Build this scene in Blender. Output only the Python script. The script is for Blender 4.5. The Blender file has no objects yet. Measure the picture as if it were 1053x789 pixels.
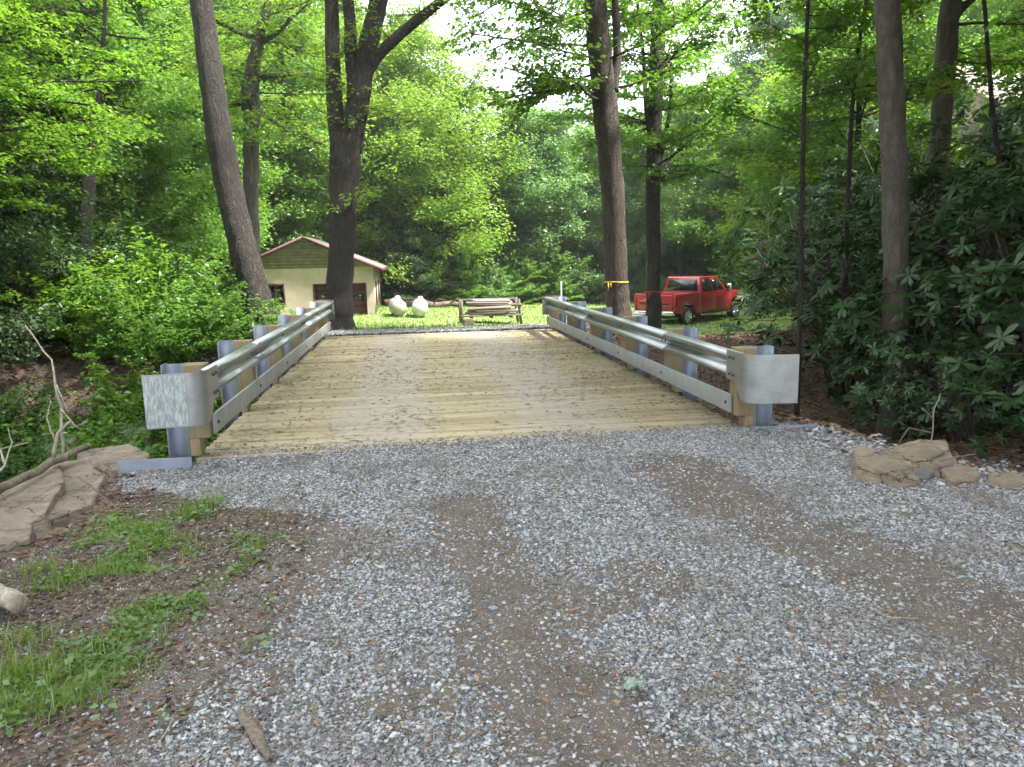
import bpy, bmesh, math, random
import numpy as np
from mathutils import Vector, Matrix
from math import radians, sin, cos, pi, tan, atan2, sqrt

SC = bpy.context.scene
COL = SC.collection
rnd = random.Random(5)

# ------------------------------------------------------------------ camera model (metres, bridge runs along +Y, deck at z = 0)
IMG_W, IMG_H, FOC, CAM_H = 1053.0, 789.0, 795.0, 1.6
YAW, PITCH, ROLL = radians(7.181), radians(9.416), radians(1.3)
_f = np.array([sin(YAW) * cos(PITCH), cos(YAW) * cos(PITCH), -sin(PITCH)])
_r0 = np.array([cos(YAW), -sin(YAW), 0.0])
_d0 = np.cross(_f, _r0)
_r = cos(ROLL) * _r0 + sin(ROLL) * _d0
_d = -sin(ROLL) * _r0 + cos(ROLL) * _d0
CAM = np.array([0.0, 0.0, CAM_H])


def ray(px, py):
    return _r * (px - IMG_W / 2) / FOC + _d * (py - IMG_H / 2) / FOC + _f


def G(px, py, z=0.0):
    v = ray(px, py)
    return CAM + v * (z - CAM_H) / v[2]


def P(px, py, Y):
    v = ray(px, py)
    return CAM + v * Y / v[1]


def proj(pts):
    q = np.asarray(pts) - CAM
    w = q @ _f
    return IMG_W / 2 + FOC * (q @ _r) / w, IMG_H / 2 + FOC * (q @ _d) / w, w


# ------------------------------------------------------------------ noise
def _hash(ix, iy, seed):
    h = (ix.astype(np.int64) * 374761393 + iy.astype(np.int64) * 668265263 + seed * 974711) & 0x7FFFFFFF
    h = ((h ^ (h >> 13)) * 1274126177) & 0x7FFFFFFF
    return ((h ^ (h >> 16)) & 0xFFFF) / 65535.0


def vnoise(x, y, seed=0):
    x = np.asarray(x, float); y = np.asarray(y, float)
    ix = np.floor(x); iy = np.floor(y)
    fx = x - ix; fy = y - iy
    fx = fx * fx * (3 - 2 * fx); fy = fy * fy * (3 - 2 * fy)
    a = _hash(ix, iy, seed); b = _hash(ix + 1, iy, seed)
    c = _hash(ix, iy + 1, seed); d = _hash(ix + 1, iy + 1, seed)
    return (a * (1 - fx) + b * fx) * (1 - fy) + (c * (1 - fx) + d * fx) * fy


def fbm(x, y, seed=0, o=4):
    s = 0.0; a = 0.5; t = 0.0
    for k in range(o):
        s = s + a * vnoise(x * 2 ** k, y * 2 ** k, seed + k * 17); t += a; a *= 0.5
    return s / t


def sst(a, b, x):
    t = np.clip((x - a) / (b - a), 0, 1)
    return t * t * (3 - 2 * t)


# ------------------------------------------------------------------ mesh helpers
class MB:
    """Collects vertices and faces; build() links them as one mesh object."""
    def __init__(self):
        self.v = []; self.f = []; self.n = 0

    def add(self, V, F):
        V = np.asarray(V, float).reshape(-1, 3)
        if isinstance(F, np.ndarray):
            self.f.append(F.astype(np.int32) + self.n)
        else:
            by = {}
            for q in F:
                by.setdefault(len(q), []).append(q)
            for k in by:
                self.f.append(np.array(by[k], np.int32) + self.n)
        self.v.append(V); self.n += len(V)
        return self

    def box(self, lo, hi, M=None):
        x0, y0, z0 = lo; x1, y1, z1 = hi
        V = np.array([(x0, y0, z0), (x1, y0, z0), (x1, y1, z0), (x0, y1, z0), (x0, y0, z1), (x1, y0, z1), (x1, y1, z1), (x0, y1, z1)], float)
        if M is not None:
            V = V @ np.array(M.to_3x3()).T + np.array(M.translation)
        return self.add(V, [(3, 2, 1, 0), (4, 5, 6, 7), (0, 1, 5, 4), (1, 2, 6, 5), (2, 3, 7, 6), (3, 0, 4, 7)])

    def prism(self, poly, axis, a, b):
        """poly: 2D outline; extruded from a to b along axis ('x','y','z')."""
        n = len(poly)
        def mk(p, t):
            return {'x': (t, p[0], p[1]), 'y': (p[0], t, p[1]), 'z': (p[0], p[1], t)}[axis]
        V = [mk(p, a) for p in poly] + [mk(p, b) for p in poly]
        F = [(i, (i + 1) % n, n + (i + 1) % n, n + i) for i in range(n)]
        return self.add(V, F + [tuple(range(n))[::-1], tuple(range(n, 2 * n))])

    def tube(self, pts, rad, n=8, cap=True, wob=0.0, seed=0):
        pts = np.asarray(pts, float); m = len(pts)
        rad = np.broadcast_to(np.asarray(rad, float), (m,))
        T = np.gradient(pts, axis=0); T /= np.linalg.norm(T, axis=1)[:, None] + 1e-9
        ref = np.array([1.0, 0, 0]) if abs(T[:, 0]).mean() < 0.8 else np.array([0, 1.0, 0])
        U = np.cross(T, ref); U /= np.linalg.norm(U, axis=1)[:, None] + 1e-9
        Wd = np.cross(T, U)
        a = np.arange(n) * 2 * pi / n
        R = rad[:, None] * np.ones(n)
        if wob:
            R = R * (1 + wob * (vnoise(np.cos(a)[None] * 1.6 + seed * 3.1 + np.arange(m)[:, None] * 0.35, np.sin(a)[None] * 1.6 + np.arange(m)[:, None] * 0.2, seed) - 0.5) * 2)
        V = pts[:, None] + R[..., None] * (np.cos(a)[None, :, None] * U[:, None] + np.sin(a)[None, :, None] * Wd[:, None])
        i = np.arange(m - 1)[:, None] * n; j = np.arange(n)[None]; k = (j + 1) % n
        Q = np.stack([i + j, i + k, i + n + k, i + n + j], -1).reshape(-1, 4)
        base = self.n
        self.add(V.reshape(-1, 3), Q)
        if cap:
            self.f.append(np.array([[base + x for x in range(n)][::-1]], np.int32))
            self.f.append(np.array([[base + (m - 1) * n + x for x in range(n)]], np.int32))
        return self

    def segs(self, A, B, ra, rb):
        """many thin three-sided twigs at once"""
        A = np.asarray(A, float); B = np.asarray(B, float); N = len(A)
        if not N:
            return self
        D = B - A; D /= np.linalg.norm(D, axis=1)[:, None] + 1e-9
        U = np.cross(D, np.array([0.3, 0.2, 0.93])); U /= np.linalg.norm(U, axis=1)[:, None] + 1e-9
        W_ = np.cross(D, U)
        V = np.empty((N, 6, 3))
        for k in range(3):
            o = cos(k * 2.0944) * U + sin(k * 2.0944) * W_
            V[:, k] = A + o * np.asarray(ra)[:, None]; V[:, 3 + k] = B + o * np.asarray(rb)[:, None]
        q = np.array([[0, 1, 4, 3], [1, 2, 5, 4], [2, 0, 3, 5]])
        F = (np.arange(N)[:, None, None] * 6 + q[None]).reshape(-1, 4)
        return self.add(V.reshape(-1, 3), F)

    def lathe(self, prof, n=24, M=None, axis='z', cap=True):
        """prof: (radius, height) pairs"""
        m = len(prof); a = np.arange(n) * 2 * pi / n
        V = np.array([[(r * cos(t), r * sin(t), z) for t in a] for r, z in prof]).reshape(-1, 3)
        if axis == 'y':
            V = V[:, [0, 2, 1]] * np.array([1, 1, 1])
        if axis == 'x':
            V = V[:, [2, 0, 1]]
        if M is not None:
            V = V @ np.array(M.to_3x3()).T + np.array(M.translation)
        i = np.arange(m - 1)[:, None] * n; j = np.arange(n)[None]; k = (j + 1) % n
        Q = np.stack([i + j, i + k, i + n + k, i + n + j], -1).reshape(-1, 4)
        b = self.n
        self.add(V, Q)
        if not cap:
            return self
        self.f.append(np.array([[b + x for x in range(n)][::-1]], np.int32))
        self.f.append(np.array([[b + (m - 1) * n + x for x in range(n)]], np.int32))
        return self

    def mesh(self, name, mat=None, smooth=False, recalc=False):
        me = bpy.data.meshes.new(name)
        V = np.concatenate(self.v) if self.v else np.zeros((0, 3))
        tot = np.concatenate([np.full(len(a), a.shape[1], np.int32) for a in self.f])
        idx = np.concatenate([a.ravel() for a in self.f]).astype(np.int32)
        me.vertices.add(len(V)); me.vertices.foreach_set('co', V.astype(np.float32).ravel())
        me.loops.add(len(idx)); me.loops.foreach_set('vertex_index', idx)
        me.polygons.add(len(tot))
        st = np.zeros(len(tot), np.int32); st[1:] = np.cumsum(tot)[:-1]
        me.polygons.foreach_set('loop_start', st); me.polygons.foreach_set('loop_total', tot)
        if smooth:
            me.polygons.foreach_set('use_smooth', np.ones(len(tot), bool))
        me.update(calc_edges=True)
        if recalc:
            bm = bmesh.new(); bm.from_mesh(me)
            bmesh.ops.recalc_face_normals(bm, faces=bm.faces[:])
            bm.to_mesh(me); bm.free()
        if mat:
            me.materials.append(mat)
        return me

    def build(self, name, mat=None, parent=None, smooth=False, bevel=0.0, recalc=True, angle=None):
        if self.n > 60000:
            recalc = False
        o = bpy.data.objects.new(name, self.mesh(name, mat, smooth, recalc))
        COL.objects.link(o)
        if parent is not None:
            o.parent = parent
        if bevel:
            b = o.modifiers.new('edge', 'BEVEL'); b.width = bevel; b.segments = 2; b.limit_method = 'ANGLE'; b.angle_limit = radians(35)
        return o


def link(me, name, parent=None):
    o = bpy.data.objects.new(name, me); COL.objects.link(o); o.parent = parent
    return o


def tag(o, label=None, cat=None, group=None, kind=None):
    if label: o['label'] = label
    if cat: o['category'] = cat
    if group: o['group'] = group
    if kind: o['kind'] = kind
    return o


def empty(name, loc, label, cat, group=None, rz=0.0):
    o = bpy.data.objects.new(name, None); COL.objects.link(o)
    o.empty_display_size = 0.1
    o.location = loc; o.rotation_euler = (0, 0, rz)
    return tag(o, label, cat, group)


def copy_tree(o, parent=None):
    c = o.copy(); COL.objects.link(c); c.parent = parent
    for ch in list(o.children):
        copy_tree(ch, c)
    return c


# ------------------------------------------------------------------ material helpers
class NT:
    def __init__(self, name):
        self.m = bpy.data.materials.new(name); self.m.use_nodes = True
        self.t = self.m.node_tree; self.t.nodes.clear()
        self.out = self.t.nodes.new('ShaderNodeOutputMaterial')

    def n(self, typ, ins=None, **kw):
        nd = self.t.nodes.new(typ)
        for k, v in kw.items():
            setattr(nd, k, v)
        for k, v in (ins or {}).items():
            self.s(nd.inputs[k], v)
        return nd

    def s(self, sock, v):
        if isinstance(v, bpy.types.NodeSocket):
            self.t.links.new(v, sock)
        elif isinstance(v, (tuple, list)) and sock.type == 'RGBA' and len(v) == 3:
            sock.default_value = (*v, 1)
        else:
            sock.default_value = v

    def pos(self):
        return self.n('ShaderNodeNewGeometry').outputs['Position']

    def obj(self):
        return self.n('ShaderNodeTexCoord').outputs['Object']

    def noise(self, vec, scale, detail=4, rough=0.55):
        return self.n('ShaderNodeTexNoise', {'Vector': vec, 'Scale': scale, 'Detail': detail, 'Roughness': rough})

    def scale(self, vec, s):
        return self.n('ShaderNodeMapping', {'Vector': vec, 'Scale': s}).outputs[0]

    def ramp(self, fac, stops):
        r = self.n('ShaderNodeValToRGB', {'Fac': fac})
        e = r.color_ramp.elements
        while len(e) < len(stops):
            e.new(0.5)
        for x, (p, c) in zip(e, stops):
            x.position = p; x.color = (*c, 1) if len(c) == 3 else c
        return r.outputs[0]

    def mix(self, f, a, b, mode='MIX'):
        m = self.n('ShaderNodeMix', data_type='RGBA', blend_type=mode)
        self.s(m.inputs['Factor'], f); self.s(m.inputs['A'], a); self.s(m.inputs['B'], b)
        return m.outputs['Result']

    def math(self, op, a, b=0.0, clamp=False):
        m = self.n('ShaderNodeMath', operation=op, use_clamp=clamp)
        self.s(m.inputs[0], a); self.s(m.inputs[1], b)
        return m.outputs[0]

    def maprange(self, v, a, b, c=0.0, d=1.0):
        return self.n('ShaderNodeMapRange', {'Value': v, 'From Min': a, 'From Max': b, 'To Min': c, 'To Max': d}, interpolation_type='SMOOTHSTEP').outputs[0]

    def bump(self, h, strength=0.5, dist=0.01, normal=None):
        ins = {'Height': h, 'Strength': strength, 'Distance': dist}
        if normal is not None:
            ins['Normal'] = normal
        return self.n('ShaderNodeBump', ins).outputs[0]

    def bsdf(self, color, rough=0.8, metal=0.0, normal=None, **kw):
        b = self.n('ShaderNodeBsdfPrincipled', {'Base Color': color, 'Roughness': rough, 'Metallic': metal})
        for k, v in kw.items():
            self.s(b.inputs[k], v)
        if normal is not None:
            self.s(b.inputs['Normal'], normal)
        self.t.links.new(b.outputs[0], self.out.inputs[0])
        return self.m


def leaf_mat(name, c1, c2, trans, tfac=0.45, gloss=0.05, rough=0.35, patch=0.5):
    """thin leaf: reflected, transmitted and a little glossy light; hue varies leaf by leaf, in patches and plant by plant"""
    t = NT(name)
    isl = t.n('ShaderNodeNewGeometry').outputs['Random Per Island']
    nz = t.noise(t.pos(), patch, 2).outputs[0]
    orand = t.n('ShaderNodeObjectInfo').outputs['Random']
    f = t.math('ADD', t.math('MULTIPLY', isl, 0.45), t.math('MULTIPLY', t.maprange(nz, 0.3, 0.7), 0.35))
    f = t.math('ADD', f, t.math('MULTIPLY', orand, 0.3), True)
    col = t.mix(f, c1, c2)
    tc = t.mix(f, tuple(x * 0.8 for x in trans), trans)
    d = t.n('ShaderNodeBsdfDiffuse', {'Color': col})
    tr = t.n('ShaderNodeBsdfTranslucent', {'Color': tc})
    m1 = t.n('ShaderNodeMixShader', {0: tfac, 1: d.outputs[0], 2: tr.outputs[0]})
    g = t.n('ShaderNodeBsdfGlossy', {'Color': (0.9, 0.95, 1.0), 'Roughness': rough})
    m2 = t.n('ShaderNodeMixShader', {0: gloss, 1: m1.outputs[0], 2: g.outputs[0]})
    t.t.links.new(m2.outputs[0], t.out.inputs[0])
    return t.m


def bark_mat(name, c1, c2, ridge=14.0, strength=0.9, stretch=0.16):
    t = NT(name)
    p = t.scale(t.pos(), (1, 1, stretch))
    n1 = t.noise(p, ridge, 5, 0.6).outputs[0]
    n2 = t.noise(t.pos(), 2.2, 4).outputs[0]
    wp = t.n('ShaderNodeVectorMath', {0: t.scale(t.pos(), (1, 1, stretch * .55)), 1: t.n('ShaderNodeVectorMath', {0: t.noise(t.pos(), 3.5, 4).outputs['Color'], 'Scale': .16}, operation='SCALE').outputs[0]}, operation='ADD').outputs[0]
    rg = t.math('ABSOLUTE', t.math('SUBTRACT', t.noise(wp, ridge * 1.1, 4, .6).outputs[0], .5))
    v = t.math('MULTIPLY', rg, 1.6)
    f = t.math('ADD', t.math('MULTIPLY', n1, 0.6), t.math('MULTIPLY', n2, 0.4))
    col = t.ramp(f, [(0.3, c1), (0.62, c2)])
    col = t.mix(t.maprange(v, .0, .10, .55, 0), col, tuple(x * .8 for x in c1))
    moss = t.maprange(t.noise(t.pos(), 3.1, 3).outputs[0], 0.58, 0.72, 0, 0.35)
    col = t.mix(moss, col, (0.09, 0.105, 0.06))
    h = t.math('ADD', t.math('MULTIPLY', n1, 0.7), t.maprange(v, 0.0, 0.22))
    return t.bsdf(col, 0.9, normal=t.bump(h, strength, 0.05))


def plain(name, color, rough=0.6, metal=0.0, var=0.15, scale=9.0, bump=0.0, **kw):
    """a paint or metal with slight unevenness"""
    t = NT(name)
    nz = t.noise(t.obj(), scale, 5).outputs[0]
    c = t.mix(t.maprange(nz, 0.3, 0.7), tuple(x * (1 - var) for x in color), tuple(min(1, x * (1 + var)) for x in color))
    rr = t.maprange(t.noise(t.obj(), scale * 2.3, 3).outputs[0], 0.25, 0.75, max(0.02, rough - 0.08), min(1, rough + 0.08))
    return t.bsdf(c, rr, metal, t.bump(nz, bump, 0.01) if bump else None, **kw)


def wood_mat(name, c1, c2, axis=0, rough=0.8, grain=18.0):
    t = NT(name)
    s = [1.0, 1.0, 1.0]; s[axis] = 0.07
    isl = t.n('ShaderNodeNewGeometry').outputs['Random Per Island']
    off = t.n('ShaderNodeCombineXYZ', {0: t.math('MULTIPLY', isl, 37.0), 1: t.math('MULTIPLY', isl, 91.0)}).outputs[0]
    q = t.n('ShaderNodeVectorMath', {0: t.scale(t.obj(), tuple(s)), 1: off}, operation='ADD').outputs[0]
    n1 = t.noise(q, grain, 6, 0.6).outputs[0]
    n2 = t.noise(t.obj(), 3.0, 3).outputs[0]
    f = t.math('ADD', t.math('MULTIPLY', n1, 0.55), t.math('ADD', t.math('MULTIPLY', n2, 0.2), t.math('MULTIPLY', isl, 0.25)))
    col = t.ramp(f, [(0.3, c1), (0.7, c2)])
    return t.bsdf(col, rough, normal=t.bump(n1, 0.35, 0.004))
# ------------------------------------------------------------------ terrain height and ground cover
DECK_X0, DECK_X1, DECK_Y0, DECK_Y1 = -1.84, 2.96, 6.5, 16.7


def hgt(x, y):
    x = np.asarray(x, float); y = np.asarray(y, float)
    # the lawn beyond the bridge lies lower
    drop = -0.85 - 0.05 * np.clip(x + 2, 0, 14)
    z = drop * sst(17.0, 26.0, y) - 0.15 * sst(33, 58, y)
    # wooded hills behind and at both sides
    z = z + 0.10 * np.clip(y - 80, 0, 70) + 0.10 * np.clip(np.abs(x - 4) - 34, 0, 60)
    z = z + 0.16 * np.clip(x - 7.5, 0, 7) * sst(20, 14, y) + 0.10 * np.clip(-x - 9, 0, 10) * sst(34, 20, y)
    # stream bed crossing under the bridge
    cy = 10.6 + 0.10 * (x - 0.5) + 0.5 * np.sin(x * 0.25)
    prof = sst(4.5, 1.5, np.abs(y - cy))
    left = sst(-1.6, -3.2, x); right = sst(2.7, 4.6, x)
    under = 1 - np.maximum(left, right)
    dep = 1.7 * under + 1.75 * left + 1.1 * right
    z = z - prof * dep
    # ground falls off beside the near abutment on the left, behind the boulders
    z = z - 0.55 * sst(-2.0, -3.2, x) * sst(4.8, 6.6, y) * sst(9.5, 7.5, y)
    z = z - 0.35 * sst(-1.9, -3.0, x) * sst(3.4, 5.4, y) * sst(9.0, 7.0, y)
    # leaf-covered bank right of the bridge
    z = z + 0.12 * sst(3.6, 5.4, x) * sst(10.5, 12.5, y) * sst(17, 14.5, y)
    z = z - 0.45 * sst(3.6, 4.8, x - 0.15 * (6.5 - y)) * sst(4.4, 5.8, y) * sst(10, 7.5, y)
    # under the deck: keep the ground clear of it, the approaches meet it
    inb = sst(DECK_X0 - 0.5, DECK_X0 - 0.1, x) * sst(DECK_X1 + 0.5, DECK_X1 + 0.1, x)
    span = sst(6.50, 6.56, y) * sst(16.72, 16.66, y)
    z = np.where(inb * span > 0.5, np.minimum(z, -0.5), z)
    z = z - 0.40 * sst(4.2, 6.0, x) * sst(12.5, 17, y) * sst(28, 22, y)
    # small unevenness
    road = sst(2.2, 1.4, np.abs(x - 0.6) - 0.6 * np.clip(6 - y, 0, 3) * 0.3)
    z = z + (fbm(x * 1.1, y * 1.1, 3) - 0.5) * 0.10 * (1 - 0.6 * road) * sst(0.2, 0.9, np.abs(y - 11.6) - 5.0) + (fbm(x * 4.5, y * 4.5, 9) - 0.5) * 0.022
    z = z + (fbm(x * 0.35, y * 0.35, 21) - 0.5) * 0.5 * sst(4, 8, np.abs(x - 0.6)) * (1 - .85 * sst(15, 18, y) * sst(75, 60, y))
    # the stone laps a little onto both ends of the deck
    lip = sst(6.0, 6.45, y) * sst(17.3, 16.75, y) * (1 - span * (np.abs(y - 11.6) < 5.1)) * inb
    z = np.where((np.abs(y - 11.6) < 5.7) & (np.abs(y - 11.6) > 5.04), z + (0.022 - z) * lip * 0.9, z)
    cor = sst(-3.0, -2.3, x) * sst(-1.7, -1.9, x) * sst(5.4, 6.0, y) * sst(6.6, 6.42, y)
    z = z + (-0.06 - z) * cor
    return z


def seg_mask(x, y, pts, w):
    """1 inside a band of half width w along a ground polyline"""
    d = np.full(np.shape(x), 1e9)
    for (a, b) in zip(pts[:-1], pts[1:]):
        ax, ay = a[:2]; bx, by = b[:2]
        t = np.clip(((x - ax) * (bx - ax) + (y - ay) * (by - ay)) / ((bx - ax) ** 2 + (by - ay) ** 2), 0, 1)
        d = np.minimum(d, np.hypot(x - ax - t * (bx - ax), y - ay - t * (by - ay)))
    return sst(w * 1.6, w * 0.35, d)


TRACK_R = [G(700, 482), G(760, 520), G(850, 560), G(950, 605), G(1053, 650), G(1200, 720)]
TRACK_L = [G(490, 520), G(505, 580), G(540, 660), G(610, 740), G(690, 830), G(760, 930)]
SOIL_L = [G(215, 545), G(300, 545), G(330, 560), G(262, 625), G(120, 735)]
PATCH = [G(420, 590), G(400, 610)]


def zones(x, y):
    """gravel, grass, litter weights on the ground"""
    x = np.asarray(x, float); y = np.asarray(y, float)
    nz = fbm(x * 1.7, y * 1.7, 31, 5); nf = fbm(x * 7, y * 7, 41, 4)
    wob = (nz - 0.5) * 1.1 + (nf - 0.5) * 0.35
    # near approach
    lx = np.interp(y, [1.5, 2.5, 3.2, 3.9, 4.8, 5.3, 5.9, 6.7], [-1.25, -1.15, -1.05, -0.9, -0.75, -1.55, -2.2, -2.3])
    rx = np.interp(y, [1.5, 4.0, 5.0, 5.6, 6.2, 6.8], [6.5, 4.6, 3.9, 3.7, 3.55, 3.4])
    near = sst(-0.12, 0.12, x - lx + wob * 0.45) * sst(-0.15, 0.15, rx - x + wob * 0.3) * (y < 8)
    dirt = np.maximum(seg_mask(x + wob * 0.16, y + wob * 0.06, TRACK_R, 0.37), 0.82 * seg_mask(x + wob * 0.42, y + wob * 0.3, TRACK_L, 0.28))
    dirt = np.maximum(dirt, 0.9 * seg_mask(x + wob * 0.3, y + wob * 0.2, SOIL_L, 0.3))
    dirt = np.maximum(dirt, 0.7 * sst(0.59, 0.70, nz) * sst(6.0, 3.2, y))
    gravel = near * (1 - np.clip(1.15 * dirt, 0, 1))
    # beyond the bridge
    far_road = sst(-0.6, 0.3, x + 2.6 + wob) * sst(-0.4, 0.4, 4.2 - x + wob) * sst(16.2, 16.6, y) * sst(18.9, 18.3, y + wob * 0.5)
    drive = seg_mask(x + wob * 0.4, y + wob * 0.4, [(3.0, 17.8), (4.3, 20.5), (5.6, 27), (9.5, 37), (16, 40), (28, 41)], 1.0)
    gravel = np.maximum(gravel, np.maximum(far_road, 0.9 * drive))
    grass = sst(18.2, 18.9, y + wob * 0.4) * sst(-15, -11, x + wob * 3) * sst(31, 26, x + wob * 4) * sst(63, 58, y + wob * 4)
    grass = grass * (1 - sst(6.2, 7.2, x + wob) * sst(27, 22, y))
    weed = sst(0.1, -0.15, x - lx + wob * 0.5) * sst(-2.7, -2.2, x) * sst(5.6, 5.1, y)
    grass = np.maximum(grass * (1 - drive), 0.7 * weed * sst(0.47, 0.64, nz + (nf - 0.5) * 0.3))
    litter = (1 - near) * (1 - far_road) * (1 - grass) * (1 - drive)
    return np.clip(gravel, 0, 1), np.clip(grass, 0, 1), np.clip(litter, 0, 1), np.clip(near * dirt, 0, 1)


def axis_lines(parts):
    out = []
    for a, b, s in parts:
        out.append(np.arange(a, b, s))
    return np.concatenate(out + [[parts[-1][1]]])


def build_ground():
    xs = axis_lines([(-160, -30, 6), (-30, -9, 0.7), (-9, -3.2, 0.12), (-3.2, 5.2, 0.045), (5.2, 12, 0.14), (12, 32, 0.7), (32, 200, 6)])
    ys = axis_lines([(-40, -2, 3), (-2, 1.5, 0.25), (1.5, 7.2, 0.04), (7.2, 20, 0.11), (20, 40, 0.3), (40, 75, 0.8), (75, 220, 5)])
    Xg, Yg = np.meshgrid(xs, ys)
    Z = hgt(Xg, Yg)
    V = np.stack([Xg, Yg, Z], -1).reshape(-1, 3)
    nx, ny = len(xs), len(ys)
    i = np.arange(ny - 1)[:, None] * nx + np.arange(nx - 1)[None]
    F = np.stack([i, i + 1, i + nx + 1, i + nx], -1).reshape(-1, 4)
    mb = MB(); mb.add(V, F)
    o = mb.build('ground', ground_mat(), None, smooth=True, recalc=False)
    g, gr, li, _ = zones(V[:, 0], V[:, 1])
    at = o.data.attributes.new('zone', 'FLOAT_COLOR', 'POINT')
    at.data.foreach_set('color', np.stack([g, gr, li, np.ones_like(g)], -1).astype(np.float32).ravel())
    tag(o, kind='structure')
    return o


def ground_mat():
    t = NT('ground_cover')
    p = t.pos()
    z = t.n('ShaderNodeAttribute', attribute_name='zone')
    sep = t.n('ShaderNodeSeparateColor', {0: z.outputs['Color']})
    nf = t.noise(p, 24, 5, 0.65).outputs[0]
    nm = t.noise(p, 3.5, 5).outputs[0]
    nfc = t.math('MULTIPLY', t.math('SUBTRACT', nf, 0.5), 0.9)
    gm = t.maprange(t.math('ADD', sep.outputs[0], nfc), 0.38, 0.62)
    rm = t.maprange(t.math('ADD', sep.outputs[1], nfc), 0.35, 0.65)
    lm = t.maprange(t.math('ADD', sep.outputs[2], nfc), 0.3, 0.7)
    # packed dirt with fine grit
    dirt = t.ramp(t.math('ADD', t.math('MULTIPLY', nf, 0.5), t.math('MULTIPLY', nm, 0.5)), [(0.34, (0.072, 0.055, 0.043)), (0.66, (0.142, 0.113, 0.091))])
    vg = t.n('ShaderNodeTexVoronoi', {'Vector': p, 'Scale': 130.0})
    grit = t.math('GREATER_THAN', t.n('ShaderNodeSeparateColor', {0: vg.outputs['Color']}).outputs[0], 0.72)
    grit = t.math('MULTIPLY', grit, t.math('LESS_THAN', vg.outputs['Distance'], 0.42))
    dirt = t.mix(t.math('MULTIPLY', grit, 0.7), dirt, (0.24, 0.225, 0.21))
    # crushed stone
    wv = t.n('ShaderNodeVectorMath', {0: p, 1: t.n('ShaderNodeVectorMath', {0: t.noise(p, 40, 2).outputs['Color'], 'Scale': 0.02}, operation='SCALE').outputs[0]}, operation='ADD').outputs[0]
    v1 = t.n('ShaderNodeTexVoronoi', {'Vector': wv, 'Scale': 70.0})
    v2 = t.n('ShaderNodeTexVoronoi', {'Vector': wv, 'Scale': 70.0}, feature='DISTANCE_TO_EDGE').outputs[0]
    s1 = t.n('ShaderNodeSeparateColor', {0: v1.outputs['Color']})
    stone = t.ramp(s1.outputs[0], [(0.0, (0.09, 0.095, 0.105)), (0.45, (0.19, 0.20, 0.215)), (0.8, (0.30, 0.31, 0.325)), (1.0, (0.42, 0.42, 0.41))])
    stone = t.mix(t.math('MULTIPLY', t.math('GREATER_THAN', s1.outputs[1], 0.9), 0.6), stone, (0.30, 0.21, 0.13))
    stone = t.mix(t.maprange(v2, 0.0, 0.09), dirt, stone)
    # lawn
    gcol = t.ramp(t.math('ADD', t.math('MULTIPLY', nf, 0.5), t.math('MULTIPLY', t.noise(p, 0.8, 4).outputs[0], 0.5)), [(0.32, (0.07, 0.12, 0.025)), (0.5, (0.12, 0.19, 0.035)), (0.7, (0.20, 0.26, 0.06))])
    # fallen leaves and humus
    vl = t.n('ShaderNodeTexVoronoi', {'Vector': t.scale(wv, (1, 1, 0.6)), 'Scale': 55.0})
    sl = t.n('ShaderNodeSeparateColor', {0: vl.outputs['Color']})
    lit = t.ramp(sl.outputs[0], [(0.0, (0.03, 0.023, 0.018)), (0.5, (0.07, 0.05, 0.037)), (1.0, (0.15, 0.105, 0.075))])
    col = t.mix(lm, dirt, lit)
    col = t.mix(rm, col, gcol)
    col = t.mix(gm, col, stone)
    h = t.mix(gm, t.math('MULTIPLY', t.math('ADD', nf, t.math('MULTIPLY', grit, 0.3)), 0.6), t.math('ADD', t.maprange(v2, 0.0, 0.2), t.math('MULTIPLY', s1.outputs[2], 0.8)))
    h = t.mix(t.math('MULTIPLY', lm, t.math('SUBTRACT', 1.0, gm)), h, sl.outputs[1])
    return t.bsdf(col, 0.9, normal=t.bump(h, 0.8, 0.012))


# ------------------------------------------------------------------ loose stones, leaves and grass
def stone_batch(pos, size, rng, flat=0.5):
    """angular chips: squashed, skewed eight-cornered blocks"""
    N = len(pos)
    base = np.array([(-1, -1, -1), (1, -1, -1), (1, 1, -1), (-1, 1, -1), (-1, -1, 1), (1, -1, 1), (1, 1, 1), (-1, 1, 1)], float)
    V = base[None] * 0.5 + rng.normal(0, 0.15, (N, 8, 3)) * np.array([1, 1, .5])
    V[:, 4:, :2] *= rng.uniform(0.6, 1.0, (N, 1, 2))
    # knock one corner in so that outlines are not all four-sided
    V[:, 2, :2] *= rng.uniform(.2, 1, (N, 1)); V[:, 6, :2] *= rng.uniform(.2, 1, (N, 1))
    sc = np.stack([np.ones(N), rng.uniform(0.55, 0.95, N), rng.uniform(0.2, 0.5, N) * flat * 2], -1) * size[:, None]
    V = V * sc[:, None]
    a = rng.uniform(0, 2 * pi, N); tx = rng.normal(0, 0.28, N); ty = rng.normal(0, 0.28, N)
    z = V[..., 2] + V[..., 0] * tx[:, None] + V[..., 1] * ty[:, None]
    x = V[..., 0] * np.cos(a)[:, None] - V[..., 1] * np.sin(a)[:, None]
    y = V[..., 0] * np.sin(a)[:, None] + V[..., 1] * np.cos(a)[:, None]
    V = np.stack([x, y, z], -1) + pos[:, None]
    V[..., 2] += 0.08 * size[:, None]
    q = np.array([(3, 2, 1, 0), (4, 5, 6, 7), (0, 1, 5, 4), (1, 2, 6, 5), (2, 3, 7, 6), (3, 0, 4, 7)])
    F = (np.arange(N)[:, None, None] * 8 + q[None]).reshape(-1, 4)
    return V.reshape(-1, 3), F


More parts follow.
